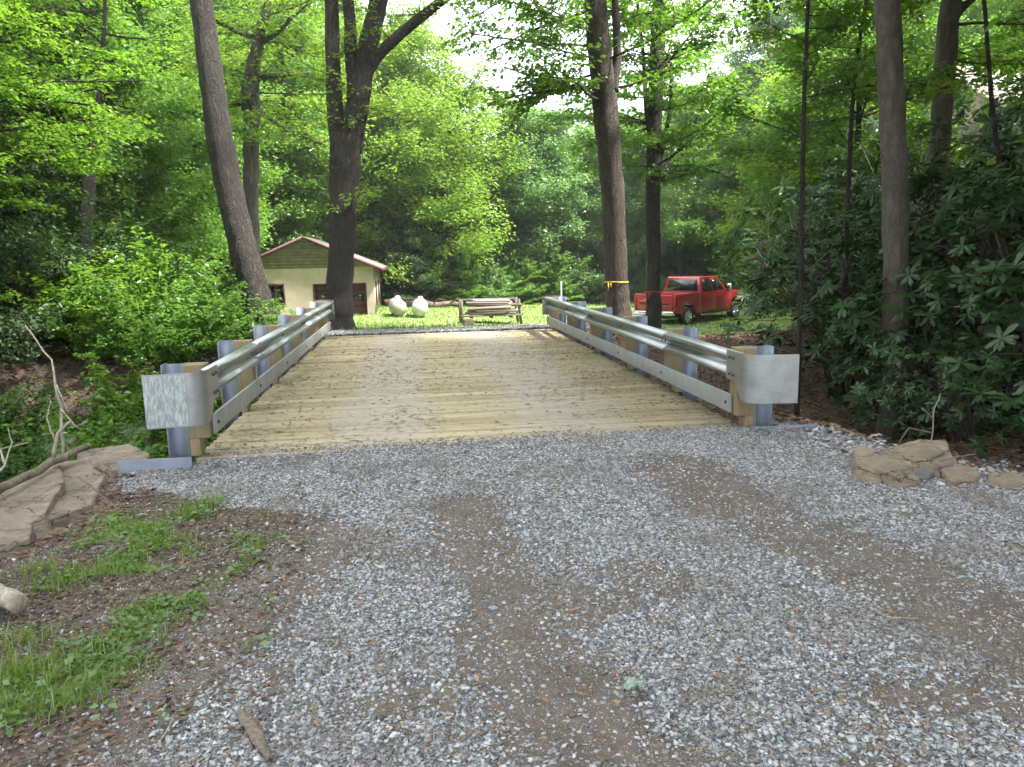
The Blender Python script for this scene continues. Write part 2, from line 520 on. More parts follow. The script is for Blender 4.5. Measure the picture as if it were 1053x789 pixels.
def gravel_mat():
    t = NT('crushed_limestone')
    isl = t.n('ShaderNodeNewGeometry').outputs['Random Per Island']
    isl2 = t.math('FRACT', t.math('MULTIPLY', isl, 61.7))
    c = t.ramp(isl, [(0.0, (0.065, 0.067, 0.074)), (0.3, (0.185, 0.194, 0.213)), (0.65, (0.325, 0.342, 0.367)), (0.9, (0.45, 0.464, 0.478)), (1.0, (0.56, 0.565, 0.565))])
    br = t.mix(t.math('FRACT', t.math('MULTIPLY', isl, 233.0)), (0.10, 0.08, 0.06), (0.25, 0.185, 0.125))
    c = t.mix(t.math('GREATER_THAN', isl2, 0.83), c, br)
    c = t.mix(t.math('MULTIPLY', t.maprange(t.noise(t.pos(), 90, 3).outputs[0], 0.45, 0.7), 0.35), c, (0.2, 0.17, 0.14))
    dust = t.maprange(t.noise(t.pos(), 1.6, 4).outputs[0], 0.48, 0.68, 0, 0.55)
    c = t.mix(dust, c, (0.15, 0.125, 0.105))
    return t.bsdf(c, 0.85, normal=t.bump(t.noise(t.pos(), 160, 3).outputs[0], 0.3, 0.003))


def build_gravel():
    rng = np.random.default_rng(11)
    mb = MB()
    def scatter(n, y0, y1, smin, smax, dens, x0=-2.6, x1=5.2, k=2.2, flat=0.5):
        x = rng.uniform(x0, x1, n); y = rng.uniform(y0, y1, n)
        z = hgt(x, y)
        px, py, w = proj(np.stack([x, y, z], -1))
        g, gr, li, dm = zones(x, y)
        keep = (rng.random(n) < dens(g, gr, li, dm)) & (px > -140) & (px < IMG_W + 140) & (py < IMG_H + 90)
        keep &= ~((x > DECK_X0 - .05) & (x < DECK_X1 + .05) & (y > 6.57 + .06 * (vnoise(x * 3, x * 0, 5) - .5)) & (y < 16.64))
        x, y, z = x[keep], y[keep], z[keep]
        s = smin + (smax - smin) * rng.random(len(x)) ** k
        V, F = stone_batch(np.stack([x, y, z], -1), s, rng, flat)
        mb.add(V, F)
    near = lambda g, gr, li, dm: np.clip(g * 1.2 - 0.1, 0, 1) + 0.075 * dm + 0.05 * (g < 0.3)
    scatter(300000, 1.7, 4.3, 0.006, 0.0235, near, k=1.8, flat=.4)
    scatter(220000, 4.2, 6.68, 0.008, 0.026, near, k=1.8, flat=.4)
    scatter(150000, 1.7, 4.6, 0.003, 0.009, lambda g, gr, li, dm: 0.45)
    scatter(600, 1.8, 6.5, 0.028, 0.048, lambda g, gr, li, dm: 0.4 * g + 0.1 * dm + .08, k=3, flat=0.4)
    scatter(26000, 16.6, 19, 0.02, 0.05, lambda g, gr, li, dm: g, x0=-3.2, x1=6.0)
    scatter(5000, 4.6, 6.6, 0.012, 0.06, lambda g, gr, li, dm: 0.6, x0=3.2, x1=5.6, k=2.5)
    # stones kicked onto the end of the deck
    n_ = 2600; x = rng.uniform(DECK_X0 + .02, DECK_X1 - .02, n_); y = DECK_Y0 + .06 + np.abs(rng.normal(0, .10, n_))
    V, F = stone_batch(np.stack([x, y, np.full(n_, .004)], -1), .006 + .014 * rng.random(n_) ** 2, rng, .4); mb.add(V, F)
    o = mb.build('gravel', gravel_mat(), None, recalc=False)
    tag(o, 'loose grey crushed stone covering the driveway', 'gravel', kind='stuff')


def leaf_batch(pos, dirv, nrm, size, width=0.6, fold=0.12):
    """diamond leaves folded along the midrib: two triangles each"""
    D = dirv / (np.linalg.norm(dirv, axis=1)[:, None] + 1e-9)
    S = np.cross(D, nrm); S /= np.linalg.norm(S, axis=1)[:, None] + 1e-9
    Nn = np.cross(S, D)
    N = len(pos); s = size[:, None]
    V = np.empty((N, 4, 3))
    V[:, 0] = pos
    V[:, 1] = pos + D * s * 0.45 + S * s * width * 0.5 + Nn * s * fold
    V[:, 2] = pos + D * s - Nn * s * 0.08
    V[:, 3] = pos + D * s * 0.45 - S * s * width * 0.5 + Nn * s * fold
    F = (np.arange(N)[:, None, None] * 4 + np.array([[0, 1, 2], [0, 2, 3]])[None]).reshape(-1, 3)
    return V.reshape(-1, 3), F


def litter_mat(name='dead_leaf', a=(0.05, 0.03, 0.02), b=(0.22, 0.13, 0.075)):
    t = NT(name)
    isl = t.n('ShaderNodeNewGeometry').outputs['Random Per Island']
    return t.bsdf(t.ramp(isl, [(0, a), (0.6, tuple((x + y) / 2 for x, y in zip(a, b))), (1, b)]), 0.8)


def scatter_litter(name, label, n, region, size, mat, dens=None, zoff=0.006, fn=None, cat='leaf litter', seed=3, tilt=0.35):
    rng = np.random.default_rng(seed)
    x = rng.uniform(region[0], region[1], n); y = rng.uniform(region[2], region[3], n)
    if dens is not None:
        k = rng.random(n) < dens(x, y)
        x, y = x[k], y[k]
    z = (fn or hgt)(x, y) + zoff
    m = len(x); a = rng.uniform(0, 2 * pi, m)
    nr = np.stack([rng.normal(0, tilt, m), rng.normal(0, tilt, m), np.ones(m)], -1)
    d = np.stack([np.cos(a), np.sin(a), rng.normal(0, tilt * 0.5, m)], -1)
    s = rng.uniform(size[0], size[1], m)
    V, F = leaf_batch(np.stack([x, y, z], -1), d, nr, s, 0.55, 0.1)
    V[:, 2] = np.maximum(V[:, 2], np.repeat(z, 4) - zoff * 0.5)
    mb = MB(); mb.add(V, F)
    o = mb.build(name, mat, None, recalc=False)
    return tag(o, label, cat, kind='stuff')


def blades(mb, x, y, h, rng, zf=None, lean=0.4, w=0.004):
    z = (zf or hgt)(x, y) - 0.005
    n = len(x); a = rng.uniform(0, 2 * pi, n); l = np.abs(rng.normal(0, lean, n)) * h
    d = np.stack([np.cos(a), np.sin(a)], -1)
    sd = np.stack([-d[:, 1], d[:, 0]], -1) * (np.asarray(w) * np.ones(n))[:, None]
    b = np.stack([x, y], -1)
    V = np.empty((n, 5, 3))
    V[:, 0, :2] = b + sd; V[:, 1, :2] = b - sd; V[:, 0, 2] = z; V[:, 1, 2] = z
    m = b + d * (l * 0.35)[:, None]
    V[:, 2, :2] = m - sd * 0.8; V[:, 3, :2] = m + sd * 0.8
    V[:, 2, 2] = z + h * 0.6; V[:, 3, 2] = z + h * 0.6
    V[:, 4, :2] = b + d * l[:, None]; V[:, 4, 2] = z + h * 0.95
    base = np.arange(n)[:, None] * 5
    mb.v.append(V.reshape(-1, 3))
    mb.f.append((base + np.array([[0, 1, 2, 3]])).astype(np.int32) + mb.n)
    mb.f.append((base + np.array([[3, 2, 4]])).astype(np.int32) + mb.n)
    mb.n += n * 5


def build_grass():
    rng = np.random.default_rng(8)
    # mown lawn beyond the bridge
    mb = MB(); n = 85000
    u = rng.random(n)
    y = 18.3 + 44 * u ** 1.7
    x = rng.uniform(-12, 30, n)
    g = zones(x, y)[1]
    k = rng.random(n) < g
    blades(mb, x[k], y[k], rng.uniform(0.04, 0.13, k.sum()), rng, w=0.006 + 0.0003 * y[k])
    tag(mb.build('lawn_grass', leaf_mat('lawn_blade', (0.09, 0.15, 0.03), (0.18, 0.24, 0.06), (0.22, 0.32, 0.07), 0.4, 0.04), None, recalc=False), 'bright mown lawn beyond the bridge', 'grass', kind='stuff')
    # tufts on the near left verge
    mb = MB()
    X, Y, Hh = [], [], []
    cl = 0
    cx_ = rng.uniform(-2.7, -.6, 4000); cy_ = rng.uniform(2.2, 5.5, 4000); cg_ = zones(cx_, cy_)[1]
    for x, y, w_ in zip(cx_, cy_, cg_):
        if cl >= 150:
            break
        if rng.random() < w_ * 1.1:
            m = rng.integers(6, 26); s = rng.uniform(0.02, 0.07); hh = rng.uniform(0.035, 0.12)
            X.append(x + rng.normal(0, s, m)); Y.append(y + rng.normal(0, s, m)); Hh.append(hh * rng.uniform(0.5, 1.1, m)); cl += 1
        elif rng.random() < 0.004:
            X.append(x + rng.normal(0, .02, 8)); Y.append(y + rng.normal(0, .02, 8)); Hh.append(0.05 * rng.uniform(0.5, 1.1, 8))
    for px, py, m, hh in [(15, 700, 190, .12), (25, 660, 110, .11), (5, 740, 150, .11), (215, 520, 160, .09), (190, 530, 120, .08), (130, 700, 60, .06), (60, 730, 90, .1), (75, 600, 110, .09), (125, 585, 90, .08), (170, 560, 90, .09), (40, 590, 120, .1)]:
        q = G(px, py)
        X.append(q[0] + rng.normal(0, .075, m)); Y.append(q[1] + rng.normal(0, .06, m)); Hh.append(hh * rng.uniform(0.4, 1.1, m))
    blades(mb, np.concatenate(X), np.concatenate(Y), np.concatenate(Hh), rng, lean=0.55, w=0.0022)
    tag(mb.build('verge_grass', leaf_mat('verge_blade', (0.09, 0.165, 0.02), (0.17, 0.26, 0.03), (0.24, 0.38, 0.04), 0.4, 0.05), None, recalc=False), 'tufts of green grass on the bare left verge', 'grass', kind='stuff')
    # broad-leaved weeds between the tufts: little rosettes
    pos, dr, nr, sz = [], [], [], []
    c = 0
    cx_ = rng.uniform(-2.9, -.5, 6000); cy_ = rng.uniform(2.2, 5.8, 6000); cg_ = zones(cx_, cy_)[1]; ch_ = hgt(cx_, cy_)
    for x, y, w_, zb in zip(cx_, cy_, cg_, ch_):
        if c >= 620:
            break
        if rng.random() < w_ + 0.01:
            c += 1; hh = rng.uniform(0.01, 0.05); m = rng.integers(3, 8); s = rng.uniform(0.018, 0.045)
            a0 = rng.uniform(0, 6.28)
            for j in range(m):
                a = a0 + j * 2.4; rr = rng.uniform(0, 0.04)
                pos.append((x + cos(a) * rr, y + sin(a) * rr, zb + hh * rng.uniform(0.6, 1.2)))
                dr.append((cos(a), sin(a), rng.normal(0.1, 0.2))); nr.append((rng.normal(0, .25), rng.normal(0, .25), 1)); sz.append(s * rng.uniform(0.7, 1.2))
    V, F = leaf_batch(np.array(pos), np.array(dr), np.array(nr), np.array(sz), 0.75, 0.06)
    mb = MB(); mb.add(V, F)
    tag(mb.build('ground_weeds', leaf_mat('weed_leaf', (0.06, 0.13, 0.02), (0.14, 0.24, 0.035), (0.2, 0.33, 0.04), 0.4, 0.05), None, recalc=False), 'small broad-leaved weeds among the verge grass', 'weeds', kind='stuff')


def deck_dashes():
    """slivers of bark, needles and mud caught along the joints of the deck"""
    rng = np.random.default_rng(19); n = 8500
    x = rng.uniform(DECK_X0 + .01, DECK_X1 - .06, n); y = rng.uniform(DECK_Y0 + .08, DECK_Y1, n)
    k = rng.random(n) < .25 + .75 * sst(.42, .62, fbm(x * 1.1, y * 1.6, 91, 4))
    x, y = x[k], y[k]; m = len(x)
    y = DECK_Y0 + np.round((y - DECK_Y0) / .085) * .085 + rng.normal(0, .006, m)
    a = rng.normal(0, .10, m); L = rng.uniform(.012, .06, m) * rng.choice([1, 1, 1, 1.7], m); w = rng.uniform(.06, .16, m)
    d = np.stack([np.cos(a), np.sin(a), np.zeros(m)], -1); nr = np.stack([rng.normal(0, .2, m), rng.normal(0, .2, m), np.ones(m)], -1)
    V, F = leaf_batch(np.stack([x, y, np.full(m, .0045)], -1), d, nr, L, .17, .03)
    V[:, 2] = np.maximum(V[:, 2], .003)
    mb = MB(); mb.add(V, F)
    tag(mb.build('deck_slivers', litter_mat('bark_sliver', (.05, .034, .022), (.20, .13, .075)), None, recalc=False), 'dark slivers of bark and mud caught along the joints of the deck planks', 'debris', kind='stuff')
# ------------------------------------------------------------------ bridge
def deck_mat():
    t = NT('deck_timber')
    p = t.pos()
    isl = t.n('ShaderNodeNewGeometry').outputs['Random Per Island']
    off = t.n('ShaderNodeCombineXYZ', {0: t.math('MULTIPLY', isl, 51.0), 1: t.math('MULTIPLY', isl, 13.0)}).outputs[0]
    q = t.n('ShaderNodeVectorMath', {0: t.scale(p, (0.9, 14, 1)), 1: off}, operation='ADD').outputs[0]
    g = t.noise(q, 3.2, 6, 0.65).outputs[0]
    c = t.ramp(t.math('ADD', t.math('MULTIPLY', g, 0.6), t.math('MULTIPLY', isl, 0.4)), [(0.28, (0.26, 0.205, 0.12)), (0.5, (0.365, 0.30, 0.185)), (0.75, (0.45, 0.385, 0.26))])
    # mud brought in by wheels: two grey tracks, paler with wear
    sx = t.n('ShaderNodeSeparateXYZ', {0: p}).outputs
    wob = t.math('MULTIPLY', t.math('SUBTRACT', t.noise(t.scale(p, (1, 0.5, 1)), 1.4, 4).outputs[0], 0.5), 0.7)
    xx = t.math('ADD', sx[0], wob)
    def track(cx, w):
        return t.maprange(t.math('ABSOLUTE', t.math('SUBTRACT', xx, cx)), w * 0.5, w * 1.25, 1, 0)
    tr = t.math('MAXIMUM', track(-0.35, 0.5), track(1.5, 0.6))
    patch = t.maprange(t.noise(t.scale(p, (1, 3, 1)), 2.6, 5, 0.65).outputs[0], 0.34, 0.6)
    tr = t.math('MULTIPLY', tr, t.math('ADD', 0.28, t.math('MULTIPLY', patch, 0.5)))
    c = t.mix(tr, c, (0.37, 0.325, 0.292))
    # damp brown staining in streaks along the boards
    st = t.maprange(t.noise(t.scale(p, (1.0, 9, 1)), 3.3, 6, 0.7).outputs[0], 0.56, 0.70, 0, 0.55)
    c = t.mix(st, c, (0.19, 0.125, 0.07))
    return t.bsdf(c, 0.85, normal=t.bump(g, 0.5, 0.004))


steel_blue = None


def build_bridge():
    global steel_blue
    steel_blue = plain('galvanised_steel', (0.185, 0.215, 0.275), 0.5, 0.25, 0.14, 6)
    br = empty('bridge', (0.56, 11.6, 0), 'short timber-decked bridge with plank surface crossing a wooded stream', 'bridge')
    inv = Matrix.Translation((-0.56, -11.6, 0))
    rng = random.Random(2)
    mb = MB()
    pitch = 0.085; n = int((DECK_Y1 - DECK_Y0) / pitch)
    for i in range(n):
        y0 = DECK_Y0 + i * pitch
        g = 0.009 + rng.uniform(0, 0.008)
        j = rng.uniform(-0.012, 0.012)
        dz = rng.uniform(-0.006, 0.004)
        x0, x1 = DECK_X0 + j, DECK_X1 + j
        # slightly crowned boards so that every edge catches light
        zt = 0.0 + dz; e = 0.009
        mb.prism([(y0 + g / 2, -0.14), (y0 + pitch - g / 2, -0.14), (y0 + pitch - g / 2, zt - e), (y0 + pitch - g / 2 - 0.010, zt), (y0 + g / 2 + 0.010, zt), (y0 + g / 2, zt - e)], 'x', x0, x1)
    mb.v = [v - np.array([0.56, 11.6, 0]) for v in mb.v]
    mb.build('deck', deck_mat(), br)
    for x in (DECK_X0 + 0.15, -0.6, 0.56, 1.7, DECK_X1 - 0.15):
        b = MB()
        b.prism([(x - .12, -.75), (x + .12, -.75), (x + .12, -.73), (x + .008, -.725), (x + .008, -.18), (x + .12, -.17), (x + .12, -.145), (x - .12, -.145), (x - .12, -.17), (x - .008, -.18), (x - .008, -.725), (x - .12, -.73)], 'y', 6.55, 16.65)
        b.v = [v - np.array([0.56, 11.6, 0]) for v in b.v]
        b.build('girder', steel_blue, br)
    for y, s in ((6.42, 1), (16.78, -1)):
        # the middle stretch lies below the gravel
        b = MB()
        b.box((-2.42, y - 0.01, -1.3), (DECK_X0, y + 0.01, 0.035))
        b.box((DECK_X0 + .002, y - 0.01, -1.3), (DECK_X1 - .002, y + 0.01, -0.12))
        b.box((DECK_X1, y - 0.01, -1.3), (3.55, y + 0.01, 0.035))
        b.v = [v - np.array([0.56, 11.6, 0]) for v in b.v]
        b.build('end_plate', steel_blue, br, bevel=0.003)
    c = plain('concrete', (0.34, 0.33, 0.31), 0.9, 0, 0.2, 4, 0.4)
    for y0, y1 in ((5.9, 6.35), (16.85, 17.3)):
        b = MB(); b.box((-2.3, y0, -1.9), (3.4, y1, -0.35)); b.v = [v - np.array([0.56, 11.6, 0]) for v in b.v]
        b.build('abutment', c, br, bevel=0.02)


POST_Y = [6.62, 8.5, 10.4, 12.3, 14.2, 16.1]


def build_guardrails():
    galv = NT('zinc_beam')
    nz = galv.noise(galv.scale(galv.obj(), (6, .8, 6)), 1.6, 4).outputs[0]
    sp = galv.n('ShaderNodeTexVoronoi', {'Vector': galv.obj(), 'Scale': 60.0}).outputs['Color']
    spv = galv.n('ShaderNodeSeparateColor', {0: sp}).outputs[0]
    cc = galv.mix(galv.maprange(nz, 0.35, 0.65), (0.31, 0.325, 0.325), (0.37, 0.385, 0.382))
    cc = galv.mix(galv.math('MULTIPLY', spv, 0.2), cc, (0.25, 0.27, 0.275))
    galv = galv.bsdf(cc, galv.maprange(nz, 0.3, 0.7, 0.34, 0.42), 0.85)
    rail_m = plain('matt_zinc_rail', (0.34, 0.35, 0.353), 0.55, 0.4, 0.1, 5)
    wood = wood_mat('treated_block', (0.185, 0.145, 0.08), (0.31, 0.25, 0.15), 2, 0.85, 30)
    dark = plain('bolt_steel', (0.10, 0.10, 0.10), 0.5, 0.7)
    prof = [(0.012, .156), (0.024, .153), (0.060, .137), (0.080, .118), (0.083, .098), (0.078, .078), (0.036, .044), (0.006, .020), (0.0, .006)]
    prof = [(d, z * .77) for d, z in prof]
    prof = prof + [(d, -z) for d, z in prof[::-1]]
    for side in (-1, 1):
        left = side < 0
        xe = DECK_X0 - 0.05 if left else DECK_X1 + 0.08          # inner face of the posts
        s = 1 if left else -1                                     # towards the road
        dz = 0.025 if left else -0.015
        root = empty('guardrail', (xe, 11.4, 0), ('galvanised guardrail with wooden blocks along the stream side by the green shrubs' if left else 'galvanised guardrail with wooden blocks on the truck side beside the rhododendrons'), 'guardrail', 'guardrails on the bridge')
        o = np.array([xe, 11.4, 0.0])
        def fin(mb, name, m, parent=root, **k):
            mb.v = [v - o for v in mb.v]
            return mb.build(name, m, parent, **k)
        zc = 0.612 + dz
        for i, y in enumerate(POST_Y):
            top = 0.755 + dz - 0.004 * i; wd = 0.165
            a, b = sorted((xe, xe - s * wd))
            f = 0.010; hy = 0.075
            mb = MB()
            # I-section post, flanges parallel to the road
            mb.prism([(a, y - hy), (a + f, y - hy), (a + f, y - .005), (b - f, y - .005), (b - f, y - hy), (b, y - hy), (b, y + hy), (b - f, y + hy), (b - f, y + .005), (a + f, y + .005), (a + f, y + hy), (a, y + hy)], 'z', -0.62, top)
            post = fin(mb, 'post', steel_blue)
            mb = MB()
            a, b = sorted((xe + s * 0.002, xe + s * 0.175))
            mb.box((a, y - 0.085, 0.135 + dz), (b, y + 0.085, top - 0.004))
            a, b = sorted((xe + s * 0.002, xe + s * 0.09))
            mb.box((a, y - 0.07, 0.006), (b, y + 0.07, 0.133 + dz))
            fin(mb, 'blockout', wood, post, bevel=0.006)
        xf = xe + s * 0.178
        y0, y1 = 6.36, 16.35
        # beam in lapped panels
        cuts = [y0, 8.52, 12.32, y1]
        for k in range(3):
            mb = MB(); th = 0.004
            ya, yb = cuts[k] - (0.16 if k else 0), cuts[k + 1] + 0.16 * (k < 2)
            off = 0.0045 * (k % 2)
            outer = [(xf + s * (d + off + th), zc + z) for d, z in prof]
            inner = [(xf + s * (d + off), zc + z) for d, z in prof]
            poly = outer + inner[::-1]
            if left: poly = poly[::-1]
            m_ = len(prof)
            V = [(p[0], ya, p[1]) for p in outer] + [(p[0], yb, p[1]) for p in outer] + [(p[0], ya, p[1]) for p in inner] + [(p[0], yb, p[1]) for p in inner]
            F = []
            for q in range(m_ - 1):
                F += [(q, q + 1, m_ + q + 1, m_ + q), (2 * m_ + q, 3 * m_ + q, 3 * m_ + q + 1, 2 * m_ + q + 1), (q, 2 * m_ + q, 2 * m_ + q + 1, q + 1), (m_ + q, m_ + q + 1, 3 * m_ + q + 1, 3 * m_ + q)]
            for q in (0, m_ - 1):
                F.append((q, m_ + q, 3 * m_ + q, 2 * m_ + q))
            mb.add(V, F)
            fin(mb, 'beam_panel', galv, smooth=False)
        # lower rubbing rail
        mb = MB(); a, b = sorted((xe + s * 0.180, xe + s * 0.205))
        z0, z1 = 0.150 + dz, 0.318 + dz
        xs_, xt = (xe + s * 0.180), (xe + s * 0.205)
        pl = [(xs_, z0), (xt, z0), (xt, z1), (xs_, z1)]
        mb.prism(pl, 'y', 6.62, 16.3)
        low = fin(mb, 'lower_rail', rail_m, bevel=0.004)
        for i, y in enumerate(POST_Y):
            mb = MB()
            M = Matrix.Translation((xt, y + 0.10, (z0 + z1) / 2)) @ Matrix.Rotation(s * pi / 2, 4, 'Y')
            mb.lathe([(0.0, 0), (0.016, 0.0), (0.016, 0.008), (0.010, 0.014), (0.0, 0.015)], 10, M)
            fin(mb, 'bolt', dark, low)
            for dy, z in ((0.0, 0.0), (0.11, 0.02), (-0.11, 0.02), (0.11, -0.02), (-0.11, -0.02))[: (5 if i in (1, 3) else 1)]:
                mb = MB()
                M = Matrix.Translation((xf + s * 0.006, y + dy, zc + z)) @ Matrix.Rotation(s * pi / 2, 4, 'Y')
                mb.lathe([(0.0, 0), (0.018, 0.0), (0.018, 0.008), (0.012, 0.016), (0.0, 0.018)], 10, M)
                fin(mb, 'bolt', dark)
        # flared end shoes: flat sheet against the beam, deepening downwards, then curling away from the road
        for far in (0, 1):
            ye = y0 if not far else y1
            dr = -1 if not far else 1
            top = zc + 0.132; zb0 = zc - 0.125; zb1 = zc - 0.285
            path = []; Rr = 0.15
            # arc-length path in plan: along the rail, then a quarter turn outwards
            for tt in np.linspace(-0.20, 0.10, 7):
                path.append((xf + s * 0.092, ye + dr * tt, 0))
            ex, ey = xf + s * 0.092, ye + dr * 0.10
            for a in np.linspace(0, radians(82), 10)[1:]:
                path.append((ex - s * Rr * (1 - cos(a)), ey + dr * Rr * sin(a), a))
            lx_, ly_ = path[-1][:2]
            a = radians(82)
            for tt in np.linspace(0.05, 0.30, 5):
                path.append((lx_ - s * tt * sin(a), ly_ + dr * tt * cos(a), a))
            L = [0]
            for p, q in zip(path[:-1], path[1:]):
                L.append(L[-1] + math.hypot(q[0] - p[0], q[1] - p[1]))
            mb = MB(); V = []; rows = 5; th = 0.004
            nP = len(path)
            for side2 in (0, 1):
                for (x_, y_, an), l in zip(path, L):
                    zb = zb0 + (zb1 - zb0) * float(sst(0.14, 0.36, l)) if l > 0 else zb0
                    nx_, ny_ = s * cos(an) * th * side2, dr * sin(an) * th * side2
                    for r_ in range(rows):
                        # faint remains of the beam's two ribs near its end
                        f = r_ / (rows - 1)
                        V.append((x_ + nx_, y_ + ny_, zb + (top - zb) * f))
            F = []
            for i in range(nP - 1):
                for r_ in range(rows - 1):
                    q = i * rows + r_
                    F.append((q, q + 1, q + rows + 1, q + rows)); q2 = q + nP * rows
                    F.append((q2, q2 + rows, q2 + rows + 1, q2 + 1))
            E_ = nP * rows
            for i in range(nP - 1):
                for r_ in (0, rows - 1):
                    q = i * rows + r_; F.append((q, q + rows, q + rows + E_, q + E_))
            for i in (0, nP - 1):
                for r_ in range(rows - 1):
                    q = i * rows + r_; F.append((q, q + 1, q + 1 + E_, q + E_))
            mb.add(V, F)
            sh = fin(mb, 'end_shoe', galv, smooth=True, recalc=True)
            m_ = sh.modifiers.new('split', 'EDGE_SPLIT'); m_.split_angle = radians(40)
            for da, zz in ((-.13, .075), (-.13, -.075), (-.05, .075), (-.05, -.075)):
                b = MB()
                M = Matrix.Translation((xf + s * 0.0965, ye + dr * da, zc + zz)) @ Matrix.Rotation(s * pi / 2, 4, 'Y')
                b.lathe([(0.0, 0), (0.016, 0.0), (0.016, 0.008), (0.011, 0.014), (0.0, 0.015)], 10, M)
                fin(b, 'bolt', dark, sh)
            if not far and left:
                # reflective sheet on the curled end, mottled pale and dark in its colour
                t = NT('mottled_reflective_sheet')
                f_ = t.maprange(t.noise(t.scale(t.obj(), (1, 1, 0.22)), 60, 6, 0.75).outputs[0], 0.42, 0.60)
                refl = t.bsdf(t.mix(f_, (0.27, 0.31, 0.32), (0.50, 0.55, 0.57)), 0.3, 0.3)
                q = MB(); V = []
                pts = path[-6:]
                for side2 in (0, 1):
                    for (x_, y_, an) in pts:
                        e_ = 0.0035 + 0.002 * side2
                        nx_, ny_ = s * cos(an) * (th + e_), dr * sin(an) * (th + e_)
                        V.append((x_ + nx_, y_ + ny_, zb1 + 0.012)); V.append((x_ + nx_, y_ + ny_, top - 0.012))
                m2 = len(pts); F = []
                for i in range(m2 - 1):
                    F += [(2 * i, 2 * i + 1, 2 * i + 3, 2 * i + 2), (2 * (m2 + i), 2 * (m2 + i) + 2, 2 * (m2 + i) + 3, 2 * (m2 + i) + 1)]
                q.add(V, F)
                fin(q, 'reflector', refl, sh)


# ------------------------------------------------------------------ garage
def build_garage():
    cream = NT('cream_render')
    nz = cream.noise(cream.pos(), 1.6, 5).outputs[0]
    st = cream.noise(cream.scale(cream.pos(), (3, 3, 0.4)), 2.0, 5).outputs[0]
    c = cream.mix(cream.maprange(nz, 0.35, 0.65), (0.37, 0.30, 0.24), (0.44, 0.365, 0.295))
    c = cream.mix(cream.maprange(st, 0.55, 0.75, 0, 0.4), c, (0.30, 0.27, 0.21))
    cream = cream.bsdf(c, 0.9, normal=cream.bump(cream.noise(cream.pos(), 30, 4).outputs[0], 0.3, 0.01))
    siding = plain('olive_clapboard', (0.185, 0.148, 0.138), 0.85, 0, 0.2, 4)
    redp = plain('barn_red_paint', (0.065, 0.012, 0.013), 0.8, 0, 0.3, 3)
    t = NT('weathered_shingles')
    br = t.n('ShaderNodeTexBrick', {'Vector': t.obj(), 'Color1': (0.11, 0.085, 0.08, 1), 'Color2': (0.16, 0.125, 0.12, 1), 'Mortar': (0.12, 0.09, 0.085, 1), 'Scale': 3.2, 'Mortar Size': 0.02})
    shingle = t.bsdf(t.mix(t.maprange(t.noise(t.obj(), 2.5, 4).outputs[0], 0.4, 0.7), br.outputs[0], (0.14, 0.115, 0.11)), 0.9)
    glass = plain('dark_window_glass', (0.012, 0.014, 0.016), 0.08, 0, 0.1)
    Y0 = 35.0; x0, x1 = -7.50, -1.66; zb = float(hgt(-4, 35)) - 0.1; ze = 1.25; zp = 2.50; dep = 7.0
    xm = (x0 + x1) / 2
    g = empty('garage', (xm, Y0 + dep / 2, zb), 'low cream garage with brown gable and dark red roof trim behind the forked tree', 'garage')
    o = np.array([xm, Y0 + dep / 2, zb])
    def fin(mb, name, m, parent=g, **k):
        mb.v = [v - o for v in mb.v]
        return mb.build(name, m, parent, **k)
    th = 0.2
    dx0, dx1, dzt = P(322, 300, Y0)[0], P(377, 300, Y0)[0], P(350, 291.5, Y0)[2]
    wx0, wx1, wz1 = P(275, 295, Y0)[0], P(291, 295, Y0)[0], P(283, 293, Y0)[2]
    wz0 = wz1 - 0.8
    mb = MB()
    # front wall: one sheet with openings for the door and the window, reveals inside them, then the other three walls
    gx = [x0, wx0, wx1, dx0, dx1, x1]; gz = sorted([zb, wz0, wz1, dzt, ze])
    def hole(a, b, c_, d):
        m_, n_ = (a + b) / 2, (c_ + d) / 2
        return (wx0 < m_ < wx1 and wz0 < n_ < wz1) or (dx0 < m_ < dx1 and n_ < dzt)
    for a, b in zip(gx[:-1], gx[1:]):
        for c_, d in zip(gz[:-1], gz[1:]):
            if not hole(a, b, c_, d):
                mb.add([(a, Y0, c_), (b, Y0, c_), (b, Y0, d), (a, Y0, d)], [(0, 1, 2, 3)])
    for a, b, c_, d in ((wx0, wx1, wz0, wz1), (dx0, dx1, zb, dzt)):
        mb.add([(a, Y0, c_), (a, Y0, d), (b, Y0, d), (b, Y0, c_), (a, Y0 + th, c_), (a, Y0 + th, d), (b, Y0 + th, d), (b, Y0 + th, c_)], [(0, 1, 5, 4), (1, 2, 6, 5), (2, 3, 7, 6)])
    mb.box((x0, Y0 + .001, zb), (x0 + th, Y0 + dep, ze)); mb.box((x1 - th, Y0 + .001, zb), (x1, Y0 + dep, ze)); mb.box((x0 + th, Y0 + dep - th, zb), (x1 - th, Y0 + dep, ze))
    fin(mb, 'wall', cream)
    # gable with lapped boards
    for yy, nm in ((Y0, 1), (Y0 + dep - 0.12, 0)):
        mb = MB(); k = 9; hh = (zp - ze) / k
        sl = (zp - ze) / ((x1 - x0) / 2)
        mb.prism([(x0 + .05, ze + .002), (x1 - .05, ze + .002), (xm, zp - .02)], 'y', yy + 0.03, yy + 0.1)
        for i in range(k):
            za = ze + i * hh; zb_ = za + hh * 0.98
            xa, xb = x0 + (za - ze) / sl + .06, x1 - (za - ze) / sl - .06
            xc, xd = x0 + (zb_ - ze) / sl + .06, x1 - (zb_ - ze) / sl - .06
            if xd <= xc: xc = xd = xm
            mb.add([(xa, yy - 0.02, za + .004), (xb, yy - 0.02, za + .004), (xd, yy + 0.01, zb_), (xc, yy + 0.01, zb_), (xa, yy + 0.02, za + .004), (xb, yy + 0.02, za + .004)], [(0, 1, 2, 3), (0, 4, 5, 1)])
        fin(mb, 'gable_siding', siding)
